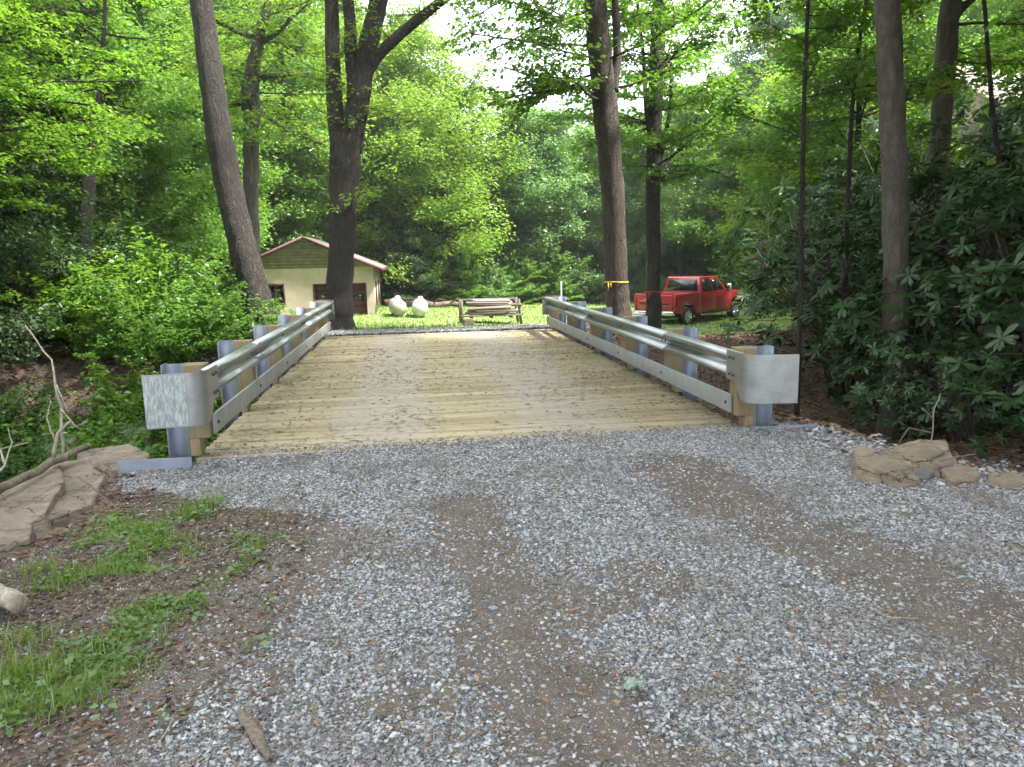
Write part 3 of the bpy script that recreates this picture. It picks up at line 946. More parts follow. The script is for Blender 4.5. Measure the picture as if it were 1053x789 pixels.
    ov = 0.42; sl = (zp - ze) / ((x1 - x0) / 2)
    for sgn in (-1, 1):
        xe = xm + sgn * ((x1 - x0) / 2 + ov); zee = ze - ov * sl
        mb = MB()
        mb.prism([(xm, zp + .02), (xe, zee + .02), (xe, zee + .12), (xm, zp + .12)], 'y', Y0 - 0.35, Y0 + dep + 0.35)
        fin(mb, 'roof', shingle)
        mb = MB()
        mb.prism([(xm, zp), (xe, zee - .02), (xe, zee + .10), (xm, zp + .10)], 'y', Y0 - 0.39, Y0 - 0.353)
        a, b = sorted((xe, xe + sgn * 0.03))
        mb.box((a, Y0 - 0.39, zee - .06), (b, Y0 + dep + 0.35, zee + .10))
        fin(mb, 'fascia', redp)
    # overhead door with a row of dark panes
    mb = MB(); ph = (dzt - zb - 0.1) / 4
    for i in range(4):
        mb.box((dx0 + .06, Y0 + .06, zb + .1 + i * ph + .006), (dx1 - .06, Y0 + .11, zb + .1 + (i + 1) * ph - .006))
    for xx in (dx0, dx1 - .06):
        mb.box((xx, Y0 - .015, zb), (xx + .06, Y0 + .12, dzt))
    mb.box((dx0 + .06, Y0 - .015, dzt - .06), (dx1 - .06, Y0 + .12, dzt))
    door = fin(mb, 'door', redp)
    npn = 4; wdt = (dx1 - dx0 - .12) / npn; zt = P(350, 303, Y0)[2]; zl = P(350, 310, Y0)[2]
    for i in range(npn):
        mb = MB(); xa = dx0 + .06 + i * wdt
        mb.box((xa + .07, Y0 + .050, zl), (xa + wdt - .07, Y0 + .057, zt))
        fin(mb, 'pane', glass, door)
    mb = MB(); mb.box((dx0 + 1.1, Y0 + .03, zb + .75), (dx0 + 1.3, Y0 + .058, zb + .78))
    fin(mb, 'handle', plain('dull_handle', (0.3, 0.3, 0.3), 0.4, 0.8), door)
    # red framed window left of the door, two slots in the sunlit side
    mb = MB()
    mb.box((wx0 - .06, Y0 - .02, wz1 - .05), (wx1 + .06, Y0 + .08, wz1 + .05)); mb.box((wx0 - .06, Y0 - .02, wz0 - .07), (wx1 + .06, Y0 + .08, wz0))
    mb.box((wx0 - .06, Y0 - .018, wz0), (wx0, Y0 + .08, wz1 - .05)); mb.box((wx1, Y0 - .018, wz0), (wx1 + .06, Y0 + .08, wz1 - .05))
    mb.box(((wx0 + wx1) / 2 - .02, Y0 + .03, wz0), ((wx0 + wx1) / 2 + .02, Y0 + .08, wz1 - .05))
    w = fin(mb, 'window', redp)
    mb = MB(); mb.box((wx0, Y0 + .09, wz0), (wx1, Y0 + .1, wz1)); fin(mb, 'pane', glass, w)
    for k in range(2):
        ya = Y0 + 1.6 + k * 2.6
        mb = MB()
        for (a, b, c_, d) in ((ya - .08, ya, -.55, .55), (ya + .7, ya + .78, -.55, .55), (ya, ya + .7, -.55, -.47), (ya, ya + .7, .47, .55)):
            mb.box((x1 + .002, a, c_), (x1 + .03, b, d))
        w = fin(mb, 'window', redp)
        mb = MB(); mb.box((x1 + .002, ya, -.47), (x1 + .015, ya + .7, .47)); fin(mb, 'pane', glass, w)


# ------------------------------------------------------------------ yard objects
def build_yard():
    white = NT('chalky_tank_paint')
    nz = white.noise(white.obj(), 3, 5).outputs[0]
    sep = white.n('ShaderNodeSeparateXYZ', {0: white.obj()}).outputs[2]
    rust = white.math('MULTIPLY', white.maprange(white.noise(white.obj(), 5, 5, 0.7).outputs[0], 0.5, 0.66), white.maprange(sep, 0.15, 0.5, 0.8, 0.1))
    c = white.mix(white.maprange(nz, 0.3, 0.7), (0.38, 0.37, 0.345), (0.50, 0.49, 0.465))
    white = white.bsdf(white.mix(rust, c, (0.34, 0.20, 0.11)), 0.5)
    shaded_white = white.copy(); shaded_white.name = 'shaded_rusty_paint'  # copy with the first tank's shade put into its base colour; rust unchanged
    for nd in shaded_white.node_tree.nodes:
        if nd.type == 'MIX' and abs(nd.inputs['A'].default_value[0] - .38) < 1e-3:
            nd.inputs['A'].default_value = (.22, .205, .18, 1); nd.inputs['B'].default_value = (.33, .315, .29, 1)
    conc = plain('grey_block', (0.33, 0.32, 0.30), 0.95, 0, 0.2, 8)
    for k, (px, lab) in enumerate(((408.5, 'white propane tank with rust-stained lower end, the one nearer the garage'), (432.5, 'cleaner white propane tank, the one nearer the lumber rack'))):
        q = P(px, 327, 33)
        zb = float(hgt(q[0], 33.6)); R = 0.35; Lh = 0.9; zc = 0.06 + R
        ctr = np.array([q[0] + 0.0, 33 + 1.3, zb])
        root = empty('propane_tank', ctr, lab, 'propane tank', 'propane tanks on the lawn', 0.07 if k == 0 else -0.02)
        mb = MB()
        prof = [(0.001, -Lh - R * 0.75)] + [(R * sin(a), -Lh - R * 0.75 * cos(a)) for a in np.linspace(0.15, pi / 2, 8)] + [(R * cos(a), Lh + R * 0.75 * sin(a)) for a in np.linspace(0, 1.42, 8)] + [(0.001, Lh + R * 0.75)]
        M = Matrix.Translation((0, 0, zc)) @ Matrix.Rotation(-pi / 2, 4, 'X')
        mb.lathe(prof, 32, M); mb.build('tank_shell', (shaded_white if k == 0 else white), root, smooth=True)
        mb = MB(); mb.lathe([(0.125, 0), (0.125, 0.07), (0.11, 0.105), (0.07, 0.13), (0.001, 0.14)], 20, Matrix.Translation((0.03, 0.1, zc + R - 0.02)))
        mb.build('valve_dome', white, root, smooth=True)
        for yy in (-0.7, 0.7):
            mb = MB(); mb.box((-0.24, yy - .1, -0.06), (0.24, yy + .1, 0.10)); mb.build('foot_block', conc, root, bevel=0.01)
    # rack of weathered posts holding boards
    grey = wood_mat('weathered_rail', (0.13, 0.105, 0.09), (0.27, 0.23, 0.205), 0, 0.9, 12)
    pink = wood_mat('pinkish_board', (0.22, 0.165, 0.15), (0.46, 0.37, 0.34), 0, 0.9, 12)
    dark = wood_mat('dark_post', (0.055, 0.045, 0.038), (0.15, 0.12, 0.095), 2, 0.9, 12)
    q0, q1 = P(475, 326, 31), P(536, 325, 31)
    zb = float(hgt(3.1, 31)); W2 = (q1[0] - q0[0]) / 2; cx = (q0[0] + q1[0]) / 2
    root = empty('lumber_rack', (cx, 31.5, zb), 'weathered wooden rack of posts and rails on the lawn, loaded with boards', 'lumber rack')
    for sx in (-1, 1):
        for yy in (-0.5, 0.5):
            mb = MB(); le = 0.06 if sx > 0 else 0
            mb.tube([(sx * W2, yy, -0.08), (sx * W2 - le, yy, 0.5), (sx * W2 - le * 1.6, yy, 0.96)], 0.065, 6)
            mb.build('post', dark, root)
    for yy, zs in ((-0.59, ((0.30, 0.37),)), (0.59, ((0.88, 0.96), (0.30, 0.37)))):
        for z in zs:
            mb = MB(); mb.box((-W2 - .05, yy - .022, z[0]), (W2 + .02, yy + .022, z[1])); mb.build('rail', grey, root, bevel=0.005)
    for xx in (-W2 + .4, 0, W2 - .4):
        mb = MB(); mb.box((xx - .05, -0.56, 0.22), (xx + .05, 0.56, 0.295)); mb.build('crosspiece', dark, root)
    rng = random.Random(4)
    lays = [(-.52, .42), (-.5, .53), (-.53, .64), (-.5, .75), (.0, .9), (-.3, .9), (-.46, .82), (.1, .82), (-.2, .74), (.42, .46), (.45, .58), (.44, .70), (-.42, .345), (-.15, .345), (.15, .345), (.4, .345), (-.36, .46), (-.05, .46), (.28, .46), (-.4, .58), (-.08, .58), (.2, .58), (-.3, .70), (.05, .70)]
    for i, (yy, z) in enumerate(lays):
        mb = MB(); l = W2 * rng.uniform(0.5, 0.93); sh = rng.uniform(-.2, .2)
        mb.box((-l, -.11, -.042), (l, .11, .042))
        b = mb.build('wooden_board', pink if i % 3 else dark, None, bevel=0.004)
        b.location = (cx + sh, 31.5 + yy, zb + z); b.rotation_euler = (rng.uniform(-.25, .25), rng.uniform(-.035, .035), rng.uniform(-.07, .07))
        tag(b, 'grey-pink weathered board stacked in the lumber rack', 'board', 'boards stacked in the lumber rack')
    mb = MB(); mb.box((-.2, -.12, 0), (.2, .12, .26)); b = mb.build('wooden_block', dark, None, bevel=0.02)
    q = P(481, 327, 30.3); b.location = (q[0], 30.35, float(hgt(q[0], 30.35)) - .02); b.rotation_euler = (0, 0, .2)
    tag(b, 'short dark timber block on the grass at the front of the lumber rack', 'timber block')
    # log lying along the shrub edge
    bark = bark_mat('fallen_bark', (0.09, 0.06, 0.045), (0.25, 0.17, 0.13), 10)
    a, b_ = P(396, 316, 42), P(476, 317, 41)
    mb = MB(); xs = np.linspace(a[0], b_[0], 14)
    mb.tube([(x, 41.5 + 0.25 * sin(i * .7), float(hgt(x, 41.5)) + 0.18 + 0.04 * sin(i * 1.3)) for i, x in enumerate(xs)], np.linspace(.2, .14, 14), 10, True, 0.15, 3)
    for i in (3, 8, 11):
        x = xs[i]; mb.tube([(x, 41.4, float(hgt(x, 41.4)) + .25), (x + .3, 41.1, float(hgt(x, 41.1)) + .45), (x + .7, 40.9, float(hgt(x, 41.1)) + .42)], [.05, .035, .015], 6)
    tag(mb.build('fallen_log', bark, None, smooth=True), 'long reddish fallen log lying at the shrub edge behind the propane tanks', 'log')
    q = P(577, 301, 20.5); zg = float(hgt(q[0], 20.5))
    mb = MB(); mb.lathe([(0.022, -0.3), (0.022, q[2] + .27 - zg), (0.018, q[2] + .285 - zg), (0.001, q[2] + .29 - zg)], 10)
    s = mb.build('marker_stake', plain('white_plastic', (0.7, 0.7, 0.68), 0.5), None, smooth=True); s.location = (q[0], 20.5, zg)
    tag(s, 'thin white marker stake standing just beyond the far end of the right guardrail', 'stake')


def build_truck():
    red = NT('red_paint')
    nz = red.noise(red.obj(), 2, 4).outputs[0]
    red = red.bsdf(red.mix(red.maprange(nz, 0.3, 0.7), (0.30, 0.013, 0.016), (0.36, 0.017, 0.019)), 0.28, 0.15, **{'Coat Weight': 0.8, 'Coat Roughness': 0.06})
    glass = plain('tinted_glass', (0.015, 0.018, 0.02), 0.06, 0, 0.1)
    chrome = plain('chrome', (0.72, 0.73, 0.74), 0.16, 1.0, 0.05)
    blk = plain('black_plastic', (0.018, 0.018, 0.018), 0.6)
    tyre_m = plain('tyre_rubber', (0.025, 0.025, 0.026), 0.85)
    tl = plain('tail_lens', (0.30, 0.01, 0.012), 0.15)
    hl = plain('lamp_lens', (0.55, 0.57, 0.6), 0.1, 0.3)
    # local frame: +x forward, origin on the ground between the axles; rear axle x = -2.03
    hd = radians(40)                                         # heading measured from +X towards +Y
    rw = np.array([11.95, 32.6])
    R2 = np.array([[cos(hd), -sin(hd)], [sin(hd), cos(hd)]])
    org = rw - R2 @ np.array([-2.03, -0.92])
    zg = -1.62
    root = empty('pickup_truck', (org[0], org[1], zg), 'red crew cab pickup truck parked on the lawn behind the right-hand trees', 'pickup truck', rz=hd)
    root.scale = (1.08, 1.05, 1.03)
    hw = 0.99
    def arch(xc, r=0.52, n=10):
        return [(xc + r * cos(a), 0.42 + r * sin(a)) for a in np.linspace(pi, 0, n)]
    # cab and front end: side profile with wheel arch, pushed across the width with rounded shoulders
    fr = [(-1.0, 0.50), (1.42, 0.50)] + [(2.03 + .56 * cos(a), 0.46 + .56 * sin(a)) for a in np.linspace(pi, 0, 12)] + [(2.95, 0.46), (3.02, 0.62), (3.02, 1.12), (2.93, 1.26), (2.2, 1.335), (1.35, 1.385), (-1.0, 1.34)]
    mb = MB(); mb.prism(fr, 'y', -hw, hw)
    # bed sides with arches, floor and bulkhead
    bd = [(-3.05, 0.62), (-2.66, 0.55)] + [(-2.03 + .56 * cos(a), 0.46 + .56 * sin(a)) for a in np.linspace(pi, 0, 12)] + [(-1.42, 0.50), (-1.04, 0.50), (-1.04, 1.38), (-3.05, 1.38)]
    mb.prism(bd, 'y', -hw, -hw + .09); mb.prism(bd, 'y', hw - .09, hw)
    mb.box((-3.0, -hw + .092, 0.66), (-1.02, hw - .092, 0.74)); mb.box((-1.04, -hw + .092, 0.742), (-1.005, hw - .092, 1.33))
    body = mb.build('body', red, root, bevel=0.03)
    # roof and pillars
    zb_, zr = 1.325, 2.02
    lo = [(-0.98, -.95), (1.30, -.95), (1.30, .95), (-0.98, .95)]; hi = [(-0.84, -.79), (0.60, -.79), (0.60, .79), (-0.84, .79)]
    V = [(x, y, zb_) for x, y in lo] + [(x, y, zr) for x, y in hi]
    mb = MB(); mb.add(V, [(3, 2, 1, 0), (4, 5, 6, 7), (0, 1, 5, 4), (1, 2, 6, 5), (2, 3, 7, 6), (3, 0, 4, 7)])
    mb.build('cab_roof', red, root, bevel=0.05)
    def panel(c, inset, out, name, m, parent):
        """glass slab lying on the plane of four corners"""
        c = [Vector(p) for p in c]; n = (c[1] - c[0]).cross(c[3] - c[0]).normalized()
        ctr = sum(c, Vector()) / 4
        q = [p + (ctr - p) * inset for p in c]
        mb = MB(); mb.add([tuple(p + n * 0.002) for p in q] + [tuple(p + n * out) for p in q], [(3, 2, 1, 0), (4, 5, 6, 7), (0, 1, 5, 4), (1, 2, 6, 5), (2, 3, 7, 6), (3, 0, 4, 7)])
        return mb.build(name, m, parent)
    Vv = [Vector(v) for v in V]
    L = lambda a, b, t: a + (b - a) * t
    def quad(a, b, c, d, u0, u1, v0, v1):
        bl = lambda u, v: L(L(a, b, u), L(d, c, u), v)
        return [bl(u0, v0), bl(u1, v0), bl(u1, v1), bl(u0, v1)]
    panel(quad(Vv[3], Vv[0], Vv[4], Vv[7], .09, .91, .14, .84), 0, .01, 'rear_window', glass, root)
    panel(quad(Vv[1], Vv[2], Vv[6], Vv[5], .06, .94, .06, .92), 0, .01, 'windshield', glass, root)
    for sd, (a, b, c, d) in ((-1, (0, 1, 5, 4)), (1, (2, 3, 7, 6))):
        A, B, C_, D = Vv[a], Vv[b], Vv[c], Vv[d]
        rg = ((.06, .44), (.475, .90)) if sd < 0 else ((.10, .525), (.56, .94))
        for u0, u1 in rg:
            panel(quad(A, B, C_, D, u0, u1, .08, .86), 0, .01, 'side_window', glass, root)
        # doors as shallow raised skins with handles
        yo = sd * hw
        for x0, x1 in ((-0.80, 0.20), (0.225, 1.30)):
            mb = MB(); a_, b_ = sorted((yo + sd * .002, yo + sd * .016))
            mb.box((x0, a_, 0.60), (x1, b_, 1.30)); dr = mb.build('door', red, root, bevel=0.006)
            mb = MB(); a_, b_ = sorted((yo + sd * .018, yo + sd * .045)); hx = x0 + .06
            mb.box((hx, a_, 1.15), (hx + .22, b_, 1.19)); mb.build('handle', red, dr, bevel=0.008)
        # mirror on its arm
        mb = MB(); a_, b_ = sorted((yo * 0.97, yo * 0.97 + sd * .22)); mb.box((1.02, a_, 1.34), (1.07, b_, 1.38))
        mi = mb.build('mirror', blk, root)
        mb = MB(); a_, b_ = sorted((yo + sd * .08, yo + sd * .30)); mb.box((0.98, a_, 1.36), (1.10, b_, 1.66)); mb.build('mirror_shell', chrome if sd < 0 else blk, mi, bevel=0.04)
        mb = MB(); a_, b_ = sorted((yo - sd * .02, yo + sd * .12)); mb.box((-1.2, a_, 0.40), (1.35, b_, 0.46)); mb.build('side_step', chrome, root, bevel=0.02)
        mb = MB(); a_, b_ = sorted((yo - sd * .14, yo + sd * .006)); mb.box((-3.075, a_, 0.86), (-2.93, b_, 1.26)); mb.build('tail_light', tl, root, bevel=0.015)
        mb = MB(); a_, b_ = sorted((yo - sd * .30, yo + sd * .004)); mb.box((2.90, a_, 0.86), (3.035, b_, 1.14)); mb.build('headlight', hl, root, bevel=0.02)
        for xc in (-2.03, 2.03):
            mb = MB()
            M = Matrix.Translation((xc, yo - sd * .13, 0.41)) @ Matrix.Rotation(pi / 2, 4, 'X')
            mb.lathe([(0.265, -.12), (0.27, -.13), (0.36, -.14), (0.40, -.11), (0.41, -.05), (0.41, .05), (0.40, .11), (0.36, .14), (0.27, .13), (0.265, .12), (0.265, -.12)], 28, M, cap=False)
            wh = empty_part('wheel', root)
            mb.build('tyre', tyre_m, wh, smooth=True)
            mb = MB(); e = -sd
            mb.lathe([(0.001, .02 * e), (0.07, .02 * e), (0.075, .115 * e), (0.09, .118 * e), (0.095, .03 * e), (0.235, .03 * e), (0.245, .125 * e), (0.262, .125 * e), (0.262, -.1 * e), (0.001, -.1 * e)], 28, M)
            for k in range(8):
                a = k * pi / 4
                Mk = M @ Matrix.Rotation(a, 4, 'Z')
                z0_, z1_ = sorted((.02 * e, .10 * e))
                mb.box((0.08, -.028, z0_), (0.245, .028, z1_), Mk)
            mb.build('rim', chrome, wh)
    mb = MB(); mb.box((-3.07, -hw + .145, 0.68), (-3.0, hw - .145, 1.355)); tg = mb.build('tailgate', red, root, bevel=0.015)
    mb = MB(); mb.box((-3.085, -.13, 1.18), (-3.072, .13, 1.26)); mb.build('handle', blk, tg)
    mb = MB(); mb.box((-3.088, -.72, 0.94), (-3.074, .72, 1.06)); mb.build('trim_strip', plain('dark_red_trim', (0.2, 0.012, 0.012), 0.4), tg)
    mb = MB(); mb.box((-3.24, -hw + .02, 0.50), (-3.03, -.2, 0.68)); mb.box((-3.22, -.2, 0.50), (-3.03, .2, 0.66)); mb.box((-3.24, .2, 0.50), (-3.03, hw - .02, 0.68)); mb.build('rear_bumper', chrome, root, bevel=0.03)
    mb = MB(); mb.box((2.98, -hw + .02, 0.48), (3.14, hw - .02, 0.74)); mb.build('front_bumper', chrome, root, bevel=0.04)
    mb = MB(); mb.box((3.015, -.66, 0.80), (3.05, .66, 1.12)); mb.build('grille', blk, root, bevel=0.02)
    mb = MB(); mb.box((-2.9, -.55, 0.36), (2.7, .55, 0.58)); mb.box((-2.1, -.75, 0.34), (-1.96, .75, 0.46)); mb.box((1.96, -.75, 0.34), (2.1, .75, 0.46))
    for xc in (-2.03, 2.03):
        mb.box((xc - .56, -.72, 0.60), (xc + .56, .72, 0.655))
    mb.build('chassis', blk, root)
    mb = MB(); mb.box((-2.6, -.86, .742), (-1.3, .86, .9)); mb.build('bed_liner', blk, root, bevel=.03)


def empty_part(name, parent):
    o = bpy.data.objects.new(name, None); COL.objects.link(o); o.parent = parent; o.empty_display_size = 0.1
    return o


def build_house():
    pinkish = plain('sunlit_shingles', (0.42, 0.34, 0.31), 0.9, 0, 0.2, 3)
    wall = plain('shade_brown_siding', (0.11, 0.088, 0.066), 0.85, 0, 0.12, 2)  # wall coloured dark brown so that it reads as shade below the roof
    glass = plain('house_glass', (0.02, 0.025, 0.03), 0.08)
    trim = plain('white_trim', (0.6, 0.6, 0.58), 0.6)
    a = P(1016, 112, 30); b = P(1032, 86, 30)
    x0, x1 = a[0] + .5, a[0] + 9.5; zg = float(hgt(x0, 32)) - .3; ze = a[2]; zr = ze + 2.3
    Y0, Y1 = 29.5, 37.5; ym = (Y0 + Y1) / 2
    root = empty('house', ((x0 + x1) / 2, ym, zg), 'house with a pale pinkish roof half hidden in the trees at the right edge', 'house')
    o = np.array([(x0 + x1) / 2, ym, zg])
    def fin(mb, name, m, parent=root, **k):
        mb.v = [v - o for v in mb.v]; return mb.build(name, m, parent, **k)
    mb = MB(); mb.prism([(Y0, zg), (Y1, zg), (Y1, ze), (ym, zr - .1), (Y0, ze)], 'x', x0, x1); fin(mb, 'wall', wall)
    for sgn in (-1, 1):
        mb = MB(); ye = ym + sgn * (ym - Y0 + .5); zee = ze - .3
        mb.prism([(ym, zr), (ye, zee), (ye, zee + .15), (ym, zr + .15)], 'x', x0 - .5, x1 + .5); fin(mb, 'roof', pinkish)
    for k in range(3):
        xa = x0 + 1.2 + k * 2.7
        mb = MB(); mb.box((xa, Y0 - .05, ze - 1.9), (xa + 1.2, Y0 - .003, ze - .5)); w = fin(mb, 'window', trim)
        mb = MB(); mb.box((xa + .1, Y0 - .062, ze - 1.8), (xa + 1.1, Y0 - .052, ze - .6)); fin(mb, 'pane', glass, w)


# ------------------------------------------------------------------ rocks, sticks and small litter
def rock_mesh(poly, h, seed, top_slope=(0, 0), rough=0.03):
    rough = min(rough, .03) * .55
    """slab rock: angular plan outline, broken edges, uneven top"""
    rng = np.random.default_rng(seed)
    bm = bmesh.new()
    poly = [Vector((p[0], p[1], 0)) for p in poly]
    c = sum(poly, Vector()) / len(poly)
    lo = [bm.verts.new((p.x + rng.normal(0, .02), p.y + rng.normal(0, .02), -h)) for p in poly]
    mid = [bm.verts.new(((c + (p - c) * rng.uniform(1.0, 1.06)).x, (c + (p - c) * rng.uniform(1.0, 1.06)).y, -h * rng.uniform(.25, .5))) for p in poly]
    top = [bm.verts.new(((c + (p - c) * rng.uniform(.86, .97)).x, (c + (p - c) * rng.uniform(.86, .97)).y, (p - c).x * top_slope[0] + (p - c).y * top_slope[1] + rng.normal(0, .01))) for p in poly]
    n = len(poly)
    for i in range(n):
        j = (i + 1) % n
        bm.faces.new((lo[i], lo[j], mid[j], mid[i])); bm.faces.new((mid[i], mid[j], top[j], top[i]))
    bm.faces.new(top); bm.faces.new(lo[::-1])
    bmesh.ops.triangulate(bm, faces=bm.faces[:])
    bmesh.ops.bevel(bm, geom=[e for e in bm.edges if len(e.link_faces) == 2 and e.calc_face_angle(0) > .5], offset=.007, segments=1, affect='EDGES')
    for _ in range(4):
        bmesh.ops.subdivide_edges(bm, edges=[e for e in bm.edges if e.calc_length() > .045], cuts=1)
        bmesh.ops.triangulate(bm, faces=[f for f in bm.faces if len(f.verts) > 4])
    bm.normal_update()
    co = np.array([v.co for v in bm.verts]); nr = np.array([v.normal for v in bm.verts])
    d = (fbm(co[:, 0] * 6 + co[:, 2] * 3, co[:, 1] * 6 - co[:, 2] * 4, seed) - .5) * rough * 2 - np.abs(fbm(co[:, 0] * 3 + 9, co[:, 1] * 5 + co[:, 2] * 12, seed + 5, 3) - .5) * rough * .9 + (fbm(co[:, 0] * 30, co[:, 1] * 30 + co[:, 2] * 24, seed + 8) - .5) * rough * .6
    co = co + nr * d[:, None]
    for v, p in zip(bm.verts, co):
        v.co = p
    bmesh.ops.recalc_face_normals(bm, faces=bm.faces[:])
    me = bpy.data.meshes.new('rock'); bm.to_mesh(me); bm.free()
    return me


def stone_mat(name, a, b, c):
    t = NT(name)
    n1 = t.noise(t.obj(), 4.5, 6, 0.62).outputs[0]; n2 = t.noise(t.scale(t.obj(), (1, 1, 5)), 9, 5).outputs[0]
    col = t.ramp(t.math('ADD', t.math('MULTIPLY', n1, .65), t.math('MULTIPLY', n2, .35)), [(.3, a), (.5, b), (.7, c)])
    w_ = t.n('ShaderNodeVectorMath', {0: t.scale(t.obj(), (1, 1.6, 3)), 1: t.n('ShaderNodeVectorMath', {0: t.noise(t.obj(), 5, 4).outputs['Color'], 'Scale': .5}, operation='SCALE').outputs[0]}, operation='ADD').outputs[0]
    cr = t.n('ShaderNodeTexVoronoi', {'Vector': w_, 'Scale': 1.5}, feature='DISTANCE_TO_EDGE').outputs[0]
    crm = t.maprange(cr, 0.0, .014)
    col = t.mix(crm, (.06, .045, .035), col)
    dirt = t.maprange(t.noise(t.obj(), 11, 6, .7).outputs[0], .5, .66, 0, .35)
    col = t.mix(dirt, col, (.12, .095, .07))
    lich = t.maprange(t.noise(t.obj(), 16, 6, .75).outputs[0], .60, .66, 0, .6)
    col = t.mix(lich, col, (.34, .34, .29))
    damp = t.maprange(t.noise(t.obj(), 2.6, 5, .6).outputs[0], .5, .62, 0, .4)
    col = t.mix(damp, col, (.10, .08, .062))
    return t.bsdf(col, .92, normal=t.bump(t.math('ADD', t.math('ADD', t.noise(t.obj(), 24, 8, .78).outputs[0], t.noise(t.scale(t.obj(), (1, 1, 4)), 7, 6, .7).outputs[0]), t.math('MULTIPLY', crm, .5)), 1.0, .045))


def build_rocks():
    warm = stone_mat('tan_sandstone', (.21, .155, .105), (.37, .29, .205), (.50, .41, .31))
    pink = stone_mat('pink_sandstone', (.22, .165, .13), (.38, .30, .24), (.50, .42, .345))
    grey = stone_mat('grey_stone', (.14, .14, .145), (.23, .23, .24), (.33, .33, .33))
    def place(outline, z, h, seed, m, lab, slope=(0, 0), rough=.03, grp=None):
        pts = np.array([G(px, py, z)[:2] for px, py in outline]); c = pts.mean(0)
        o = bpy.data.objects.new('boulder', rock_mesh(pts - c, h, seed, slope, rough)); COL.objects.link(o)
        o.data.materials.append(m); o.location = (c[0], c[1], z)
        tag(o, lab, 'boulder', grp)
    L = 'boulders by the left bridge corner'; R = 'boulders by the right bridge corner'
    place([(-8, 507), (36, 485), (62, 479), (69, 496), (50, 529), (8, 546), (-30, 528)], -.02, .5, 3, pink, 'broad flat tan slab under the cut pole at the left edge', (0.05, .06), .03, L)
    place([(56, 480), (88, 473), (111, 491), (96, 516), (42, 534), (62, 498)], -.05, .5, 23, pink, 'angular tan slab beside the broad one, split from it by a narrow crack', (-.02, .05), .03, L)
    place([(76, 463), (135, 459), (156, 466), (152, 476), (118, 482), (84, 477)], -.2, .5, 4, pink, 'pinkish slab boulder beside the left steel end plate', (0, .05), .03, L)
    place([(-20, 536), (36, 537), (34, 552), (10, 560), (-30, 566)], -.03, .3, 5, pink, 'small tan slab at the left edge, in front of the broad slab', (0, .05), .02, L)
    place([(100, 424), (150, 425), (158, 438), (120, 446), (96, 438)], -.75, .4, 6, grey, 'dark wet boulder in the stream bed below the left shrubs', (0, 0), .04, L)
    place([(14, 448), (60, 440), (84, 452), (40, 462)], -.7, .4, 16, grey, 'dark boulder in shade at the foot of the left bank', (0, 0), .04, L)
    place([(874, 466), (885, 463), (940, 475), (946, 486), (925, 487), (880, 478)], .10, .25, 7, warm, 'long tan boulder lying at the gravel edge on the right', (.02, .1), .02, R)
    place([(903, 459), (945, 453), (976, 451), (980, 462), (955, 474), (915, 470)], .13, .35, 8, warm, 'blocky tan boulder under the rhododendrons, rearmost on the right', (.06, -.03), .03, R)
    place([(926, 480), (944, 473), (962, 480), (956, 489), (938, 491)], .07, .18, 9, grey, 'small grey stone wedged between the tan boulders', (0, .1), .015, R)
    place([(965, 482), (990, 477), (1012, 484), (1005, 493), (975, 493)], .05, .2, 10, warm, 'rounded tan stone right of the grey stone', (0, .1), .03, R)
    place([(1015, 487), (1045, 484), (1062, 492), (1040, 502), (1018, 498)], .03, .2, 12, warm, 'low tan stone half buried at the right edge', (0, .05), .03, R)
    place([(950, 464), (975, 462), (985, 471), (970, 478), (950, 476)], .10, .2, 15, pink, 'flat brown stone between the rear boulder and the right edge', (0, .1), .02, R)


